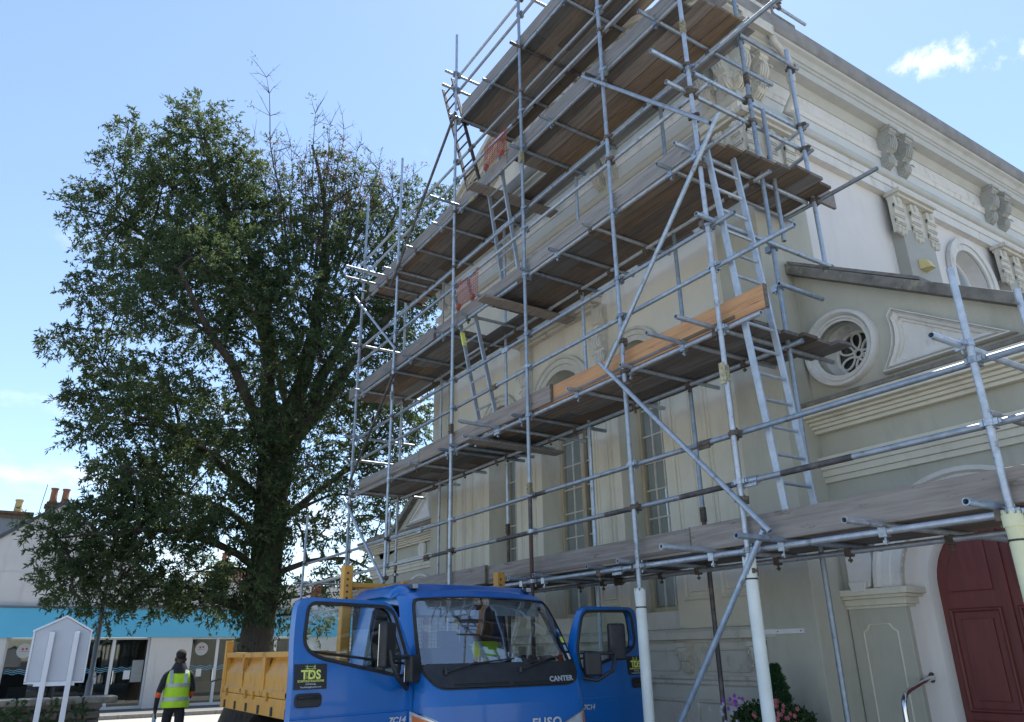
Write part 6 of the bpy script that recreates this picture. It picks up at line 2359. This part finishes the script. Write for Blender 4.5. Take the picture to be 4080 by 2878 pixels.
trunk_m = MB()
tp = [T(-0.08, -0.05), T(-0.06, 0.6), T(-0.03, 1.6), T(0.02, 2.6), T(0.05, 4.0), T(0.02, 5.6), T(0.0, 7.2)]
trunk_r = [0.72, 0.52, 0.43, 0.41, 0.42, 0.43, 0.46]
trunk_m.poly_tube(tp, 0.4, 14, rads=trunk_r)
trunk = trunk_m.build('trunk', 'bark', tree, smooth=True)
AX = [(p, r) for p, r in zip(tp[3:], trunk_r[3:])]
MAIN = [([T(0, 6.9), T(-0.25, 8.4), T(-0.45, 10.2), T(-0.9, 12.2, -0.3), T(-2.0, 14.2, -0.6), T(-3.0, 16.6, -0.8)], 0.30, 0.05),
        ([T(-0.3, 9.6), T(-0.8, 11.0, 0.3), T(-1.9, 12.4, 0.5), T(-3.6, 13.3, 0.8), T(-5.4, 14.6, 0.8)], 0.22, 0.04),
        ([T(0.15, 6.9), T(0.45, 8.6, -0.3), T(0.75, 11.0, -0.4), T(0.9, 13.6, 0.2), T(0.6, 16.2, 0.4), T(0.2, 18.0, 0.5)], 0.30, 0.04),
        ([T(0.25, 7.0), T(0.9, 8.8, 0.5), T(1.7, 11.0, 0.9), T(2.6, 13.6, 1.0), T(3.2, 16.0, 1.0)], 0.26, 0.04),
        ([T(0.3, 7.2), T(1.3, 8.6, -0.9), T(2.6, 10.6, -1.4), T(3.8, 13.0, -1.2), T(4.6, 15.2, -0.8)], 0.22, 0.04),
        ([T(-0.2, 7.0), T(-0.9, 8.4, -1.2), T(-1.9, 9.6, -2.2), T(-2.8, 11.0, -3.0)], 0.20, 0.05),
        ([T(0.0, 7.2), T(0.2, 9.0, 1.4), T(-0.4, 11.2, 2.6), T(-1.0, 13.6, 3.0)], 0.22, 0.05),
        ([T(-0.2, 5.6), T(-1.5, 6.8, 0.6), T(-3.2, 8.0, 1.0), T(-5.0, 9.6, 1.0)], 0.16, 0.03),
        ([T(0.2, 5.2), T(1.2, 6.0, 0.6), T(2.4, 7.2, 0.8), T(3.4, 8.6, 0.8)], 0.14, 0.03),
        ([T(-0.25, 3.9), T(-1.4, 4.5, -0.8), T(-3.0, 4.6, -1.2), T(-4.8, 4.4, -1.0)], 0.12, 0.025),
        ([T(0.25, 3.6), T(1.1, 4.0, -0.4), T(2.1, 4.1, -0.3), T(3.0, 3.8, 0.0)], 0.10, 0.02),
        ([T(-0.2, 4.8), T(-1.2, 5.6, 1.5), T(-2.4, 6.2, 2.5), T(-4.0, 6.6, 2.6)], 0.12, 0.025)]
for pts, r0, r1 in MAIN:
    AX += limb(pts, r0, r1)

# foliage masses: lateral, height, depth, radius lat, radius z, density
CL = []


def mass(lat, z, dep, rl, rz, dn=1.0):
    CL.append((lat, z, dep, rl, rz, dn))


# crown outline, from the top down the left flank, then the right
for a in ((-3.35, 17.3, -0.6, 0.75, 1.0), (-3.0, 16.2, -0.8, 1.1, 1.0), (-2.4, 15.2, -0.6, 1.2, 1.0), (-4.6, 16.9, 0.3, 0.55, 0.5, 0.8), (-5.45, 17.3, 0.4, 0.45, 0.35, 0.7), (-4.7, 16.0, 0.3, 0.8, 0.6, 0.8), (-5.6, 15.9, 0.2, 0.45, 0.35, 0.7),
          (-3.9, 15.2, 0.2, 1.0, 0.8), (-5.3, 14.8, 0.6, 0.7, 0.5, 0.8), (-6.25, 15.0, 0.5, 0.4, 0.3, 0.7), (-6.4, 14.2, 0.4, 0.4, 0.35, 0.7), (-4.4, 13.9, 0.6, 1.1, 0.8), (-5.4, 13.4, 0.4, 0.8, 0.5), (-2.9, 14.0, 1.2, 1.1, 0.9),
          (-1.8, 14.2, -0.8, 0.9, 0.9), (-1.5, 12.9, 1.6, 1.1, 0.8), (-3.4, 12.7, 0.2, 1.1, 0.8), (-4.9, 12.2, 0.6, 0.9, 0.6), (-5.7, 11.6, 0.5, 0.5, 0.4, 0.8), (-3.7, 11.4, -1.6, 1.1, 0.7), (-2.4, 11.6, -2.6, 1.0, 0.8), (-4.6, 10.9, 0.9, 0.9, 0.5),
          (-1.1, 11.6, -0.9, 0.8, 0.8), (-5.6, 10.3, 0.8, 0.5, 0.35, 0.8), (-6.2, 10.1, 0.8, 0.4, 0.25, 0.8), (-5.0, 9.7, 0.9, 0.8, 0.4), (-3.4, 10.2, -2.4, 1.0, 0.6), (-2.2, 9.9, -1.6, 0.9, 0.7), (-4.0, 9.0, 1.0, 1.1, 0.55), (-4.9, 8.5, 0.7, 0.7, 0.4), (-5.5, 8.5, 0.7, 0.35, 0.25),
          (-2.9, 8.4, -1.6, 1.1, 0.6), (-1.6, 8.3, 1.0, 0.9, 0.7), (-4.2, 7.7, 0.4, 0.9, 0.45), (-5.0, 7.4, 0.4, 0.45, 0.3), (-3.0, 7.1, 1.4, 1.0, 0.5), (-1.8, 6.8, -1.0, 0.9, 0.6), (-3.9, 6.5, 0.8, 0.8, 0.45), (-3.5, 6.1, -0.8, 1.0, 0.5), (-2.2, 5.7, 1.3, 1.0, 0.5),
          (-1.2, 5.4, -0.8, 0.7, 0.5), (-4.1, 5.2, -0.2, 0.8, 0.4), (-5.2, 4.7, -0.6, 0.45, 0.35), (-3.9, 4.7, -1.0, 0.9, 0.45), (-2.6, 4.5, -0.6, 1.0, 0.5), (-4.6, 4.0, -0.7, 0.7, 0.4), (-3.3, 3.7, -0.8, 0.9, 0.4), (-1.7, 3.8, 0.6, 0.9, 0.45), (-4.3, 3.2, -0.7, 0.6, 0.35), (-2.4, 3.0, -0.4, 0.8, 0.3, 0.8), (-3.6, 2.75, -0.6, 0.5, 0.25, 0.8), (-1.1, 2.9, 0.3, 0.6, 0.3, 0.7),
          # middle and right
          (0.2, 12.2, -0.8, 0.9, 0.9), (1.0, 10.9, 0.4, 1.0, 0.8), (0.2, 10.0, -1.0, 0.8, 0.7), (2.2, 12.4, 0.6, 1.1, 0.8), (3.4, 13.3, -0.6, 1.0, 0.7), (4.4, 14.6, -0.8, 0.8, 0.6, 0.9), (4.9, 15.8, -0.7, 0.7, 0.5, 0.8), (3.6, 14.9, 0.5, 0.8, 0.6, 0.7), (4.5, 12.9, -0.8, 0.8, 0.6), (3.2, 11.6, -1.2, 1.0, 0.7), (2.1, 10.3, -1.0, 1.0, 0.7), (4.1, 11.0, 0.3, 0.9, 0.6),
          (1.2, 8.9, 1.0, 0.8, 0.6), (2.8, 9.2, 0.5, 1.0, 0.6), (3.9, 9.0, 0.6, 0.7, 0.5), (2.0, 7.8, 0.7, 0.9, 0.5), (3.2, 7.4, 0.7, 0.9, 0.45), (1.3, 6.6, 0.9, 0.7, 0.5, 0.8), (2.3, 6.0, 0.3, 0.9, 0.4, 0.8), (3.1, 5.2, 0.0, 0.7, 0.35, 0.8), (1.5, 4.8, -0.4, 0.7, 0.4, 0.8), (2.2, 3.7, -0.3, 0.8, 0.35, 0.8), (1.2, 3.2, -0.3, 0.6, 0.3, 0.8), (2.9, 3.3, 0, 0.5, 0.3, 0.7), (1.3, 2.5, 0.2, 0.6, 0.3, 0.7),
          # in front of and round the trunk
          (0.1, 11.2, -1.6, 1.0, 0.8), (-0.9, 10.4, -1.9, 1.0, 0.7), (0.9, 9.4, -1.7, 1.0, 0.7), (-0.5, 8.8, -1.5, 0.9, 0.6), (1.6, 8.4, -1.4, 0.9, 0.5), (0.2, 7.6, -1.3, 0.8, 0.5), (-1.0, 7.2, -1.6, 0.9, 0.5), (0.9, 6.4, -1.2, 0.7, 0.45), (-0.3, 5.9, -1.2, 0.7, 0.4, 0.8), (-1.0, 4.6, -1.2, 0.8, 0.4),
          (0.7, 5.0, -1.0, 0.6, 0.35, 0.8), (-0.6, 3.4, -0.9, 0.7, 0.35, 0.7), (0.6, 13.4, -0.9, 1.0, 0.8, 0.8), (1.8, 13.9, -0.5, 1.0, 0.8, 0.7), (-0.5, 14.4, -0.4, 0.9, 0.8, 0.7), (1.0, 15.0, 0.2, 0.9, 0.7, 0.45), (2.4, 15.4, 0.3, 0.9, 0.7, 0.5), (0.0, 16.0, 0.4, 0.9, 0.7, 0.3), (1.7, 16.4, 0.3, 0.9, 0.7, 0.3), (0.8, 17.0, 0.3, 0.7, 0.5, 0.2), (-0.9, 12.6, -1.2, 0.9, 0.7), (1.9, 11.5, -1.4, 1.0, 0.7), (3.0, 16.4, 0.4, 0.7, 0.5, 0.4), (4.0, 16.4, 0.2, 0.6, 0.5, 0.4),
          (-2.0, 12.4, -1.6, 1.0, 0.7), (-2.9, 13.2, -1.2, 1.0, 0.7), (-3.9, 14.6, -0.8, 0.9, 0.6), (-2.0, 16.0, -0.4, 0.8, 0.8), (-1.5, 15.2, 0.6, 0.9, 0.8, 0.8), (2.8, 10.2, -1.0, 0.8, 0.5), (3.6, 12.2, -0.9, 0.8, 0.5), (2.6, 8.3, -0.9, 0.8, 0.45), (3.7, 7.9, -0.4, 0.7, 0.4), (2.8, 6.7, -0.6, 0.7, 0.35), (3.5, 6.0, 0.0, 0.6, 0.3),
          (-3.5, 5.7, 0.6, 0.8, 0.4), (-3.0, 5.2, 0.9, 1.0, 0.45), (-3.9, 4.2, 0.4, 0.9, 0.4), (-2.0, 4.9, -1.2, 0.9, 0.4), (-2.8, 3.4, 0.5, 0.9, 0.35), (-1.5, 3.1, -0.5, 0.7, 0.3), (-3.6, 7.6, -0.8, 0.9, 0.4), (-2.4, 7.5, 0.6, 0.9, 0.45), (-4.6, 3.6, 0.0, 0.6, 0.3),
          # far side of the crown
          (-1.2, 13.8, 3.0, 1.1, 0.8, 0.8), (-2.6, 11.8, 3.0, 1.2, 0.8, 0.8), (-0.4, 10.4, 2.8, 1.1, 0.7, 0.8), (-3.3, 9.4, 3.0, 1.1, 0.6, 0.8), (-1.4, 7.6, 2.8, 1.0, 0.6, 0.8), (-3.2, 6.6, 2.8, 1.0, 0.5, 0.8)):
    mass(*a)
axp = np.array([tuple(p) for p, r in AX])
axr = np.array([r for p, r in AX])
LP, LN, LD = [], [], []


def shoots(c, rl, rz, dn, mats=(LP, LN, LD)):
    """short leafy shoots filling an uneven ellipsoid"""
    k = int(185 * dn * (rl * rl * rz) ** 0.62 + 20)
    for _ in range(k):
        u = rand_unit(1)[0]
        rr = rng.uniform(0.25, 1.05) ** 0.6
        lump = 1 + 0.25 * math.sin(u[0] * 7 + c.x) * math.cos(u[2] * 6 + c.y)
        p = c + (LA * (u[0] * rl) + DE * (u[1] * rl)) * rr * lump + Vector((0, 0, u[2] * rz * rr * lump))
        d = Vector((LA * u[0] + DE * u[1]) * 0.8 + Vector((0, 0, u[2] * 0.5 + 0.05)) + Vector(rand_unit(1)[0] * 0.5)).normalized()
        ln = rng.uniform(0.22, 0.5)
        m_ = int(rng.integers(13, 22))
        t = np.sort(rng.uniform(0.1, 1.0, m_))
        base = np.array(p)[None, :] + np.array(d)[None, :] * (t * ln)[:, None] + np.column_stack([np.zeros(m_), np.zeros(m_), -0.10 * t ** 2])
        sp = rand_unit(m_)
        dd = np.array(d)[None, :] * (0.35 + 0.5 * t)[:, None] + sp * 0.9 + np.array([0, 0, -0.15])
        LP.append(base)
        LD.append(dd)
        LN.append(rand_unit(m_) * 0.8 + np.array([0, 0, 0.7]))
        if _ % 6 == 0:
            TW.poly_tube([p - d * 0.1, p + d * ln * 0.5 - Vector((0, 0, 0.02)), p + d * ln - Vector((0, 0, 0.1))], 0.006, 3, rads=[0.008, 0.006, 0.003])


for lat, z, dep, rl, rz, dn in CL:
    c = T(lat, z, dep)
    # bough from the nearest lower stretch of limb
    dv_ = axp - np.array(c)
    dist = np.linalg.norm(dv_, axis=1) + np.where(dv_[:, 2] > -0.2, 1.5, 0)
    j = int(np.argmin(dist))
    a = Vector(axp[j])
    L = (c - a).length
    mid = a.lerp(c, 0.55) + Vector((0, 0, 0.10 * L))
    r0 = min(axr[j] * 0.7, 0.02 + 0.022 * L)
    ax_ = limb([a, mid, c, c + (c - mid) * 0.35], r0, 0.012, n=6, wob=0.07)
    for q in range(int(4 + 4 * rl)):
        u = Vector(rand_unit(1)[0])
        s0 = ax_[int(rng.integers(len(ax_) // 2, len(ax_)))][0]
        e = c + (LA * u.x * rl + DE * u.y * rl + Vector((0, 0, u.z * rz))) * 0.85
        limb([s0, s0.lerp(e, 0.5) + Vector((0, 0, 0.06)), e], 0.016, 0.005, TW, 4, 0.05)
    shoots(c, rl, rz, dn)
# ivy and epicormic leaf up the trunk and lower limbs
k = 6000
t = rng.uniform(0, 1, k)
z = 1.2 + t * 7.2
ang = rng.uniform(0, 2 * np.pi, k)
rad_ = 0.46 + 0.16 * np.sin(z * 2.2 + 1.5 * np.sin(ang)) ** 2 + rng.uniform(-0.08, 0.16, k) * (z > 2)
keep = (z > 2.4) | (rng.uniform(0, 1, k) < 0.18)
IP = np.column_stack([TB.x + 0.01 * z + rad_ * np.cos(ang), TB.y + rad_ * np.sin(ang), z])[keep]
ia = ang[keep]
n = len(IP)
io = leaf_cloud('ivy', 'leaf_ivy', IP, np.column_stack([np.cos(ia), np.sin(ia), np.full(n, 0.3)]) + rand_unit(n) * 0.4, rand_unit(n) * 0.6 + np.array([0, 0, -0.9]), rng.uniform(0.08, 0.14, n), rng.uniform(0.05, 0.09, n), tree)
io['kind'] = 'stuff'
P, N, Dd = np.concatenate(LP), np.concatenate(LN), np.concatenate(LD)
n = len(P)
cr = leaf_cloud('crown', 'leaf', P, N, Dd, 0.06 + 0.13 * rng.beta(2, 2, n), 0.026 + 0.034 * rng.beta(2, 2, n), tree)
print('LEAVES', n)
cr['kind'] = 'stuff'

# the thin, part-bare top: long upright twigs with a few brown leaves
DP, DN, DD = [], [], []
tops = [(-1.0, 17.9), (-1.45, 19.4), (-0.5, 18.4), (0.2, 18.8), (0.7, 18.2), (1.2, 18.7), (1.7, 17.9), (2.2, 18.0), (2.7, 17.5), (3.1, 17.1), (3.7, 17.2), (4.2, 16.6), (0.0, 17.2), (1.4, 16.9), (2.4, 16.8), (-0.6, 16.8), (0.9, 17.3), (1.9, 17.3), (3.3, 16.4), (-1.6, 16.9), (-0.2, 17.9), (1.0, 17.7), (2.9, 16.7), (0.5, 16.8), (2.0, 16.3), (0.3, 16.2), (1.3, 16.0), (-0.9, 16.1), (2.7, 15.9)]
dead = MB()
for lat, z in tops:
    root = T(0.4 + lat * 0.42, 13.2 + rng.uniform(-0.6, 0.8), rng.uniform(-0.6, 1.0))
    tip = T(lat, z, rng.uniform(-0.8, 1.4))
    axd = limb([root, root.lerp(tip, 0.5) + LA * rng.uniform(-0.15, 0.15), tip], 0.045, 0.006, dead, 5, 0.07)
    for p, r in axd[1:]:
        for q in range(4):
            u = Vector(rand_unit(1)[0])
            d = (LA * u.x + DE * u.y * 0.8 + Vector((0, 0, abs(u.z) * 0.9 + 0.35))).normalized()
            L = rng.uniform(0.3, 1.0)
            e = p + d * L
            mid = p.lerp(e, 0.5) + Vector((rng.uniform(-.06, .06), rng.uniform(-.06, .06), 0.02))
            dead.poly_tube([p, mid, e], 0.008, 3, rads=[0.011, 0.008, 0.004])
            for w in range(2):
                e2 = mid + (d * 0.5 + Vector(rand_unit(1)[0]) * 0.6) * rng.uniform(0.15, 0.4)
                dead.poly_tube([mid, e2], 0.005, 3, rads=[0.006, 0.003])
            if rng.uniform() < (0.85 if p.z < 16.6 else (0.6 if p.z < 17.6 else 0.12)):
                m_ = int(rng.integers(7, 17))
                DP.append(np.array(e)[None, :] + rand_unit(m_) * 0.13)
                DD.append(rand_unit(m_) + np.array([0, 0, 0.2]))
                DN.append(rand_unit(m_))
dead.build('bare_twigs', 'twig', tree)['kind'] = 'stuff'
P, N, Dd = np.concatenate(DP), np.concatenate(DN), np.concatenate(DD)
n = len(P)
h_ = n * 3 // 5
leaf_cloud('thin_leaves', 'leaf_brown', P[h_:], N[h_:], Dd[h_:], rng.uniform(0.08, 0.15, n - h_), rng.uniform(0.03, 0.05, n - h_), tree)['kind'] = 'stuff'
leaf_cloud('thin_leaves', 'leaf', P[:h_], N[:h_], Dd[:h_], rng.uniform(0.08, 0.15, h_), rng.uniform(0.03, 0.05, h_), tree)['kind'] = 'stuff'
BR.build('limbs', 'bark', tree, smooth=True, fix=False)
TW.build('twigs', 'twig', tree, fix=False)['kind'] = 'stuff'
# some bare sprays low on the church side and at the far left
sp_ = MB()
for lat, z, dep, dl, dz in ((2.4, 5.4, 0.2, 1.4, -0.5), (2.6, 4.6, 0.1, 1.3, -0.7), (2.8, 6.4, 0.3, 1.2, -0.3)):
    a = T(lat, z, dep)
    for q in range(5):
        b = a + LA * (dl * rng.uniform(0.5, 1.1)) + Vector((0, 0, dz * rng.uniform(0.3, 1.2)))
        sp_.poly_tube([a, a.lerp(b, 0.5) + Vector((0, 0, 0.15)), b], 0.012, 4, rads=[0.018, 0.01, 0.004])
sp_.build('bare_spray', 'twig', tree)['kind'] = 'stuff'
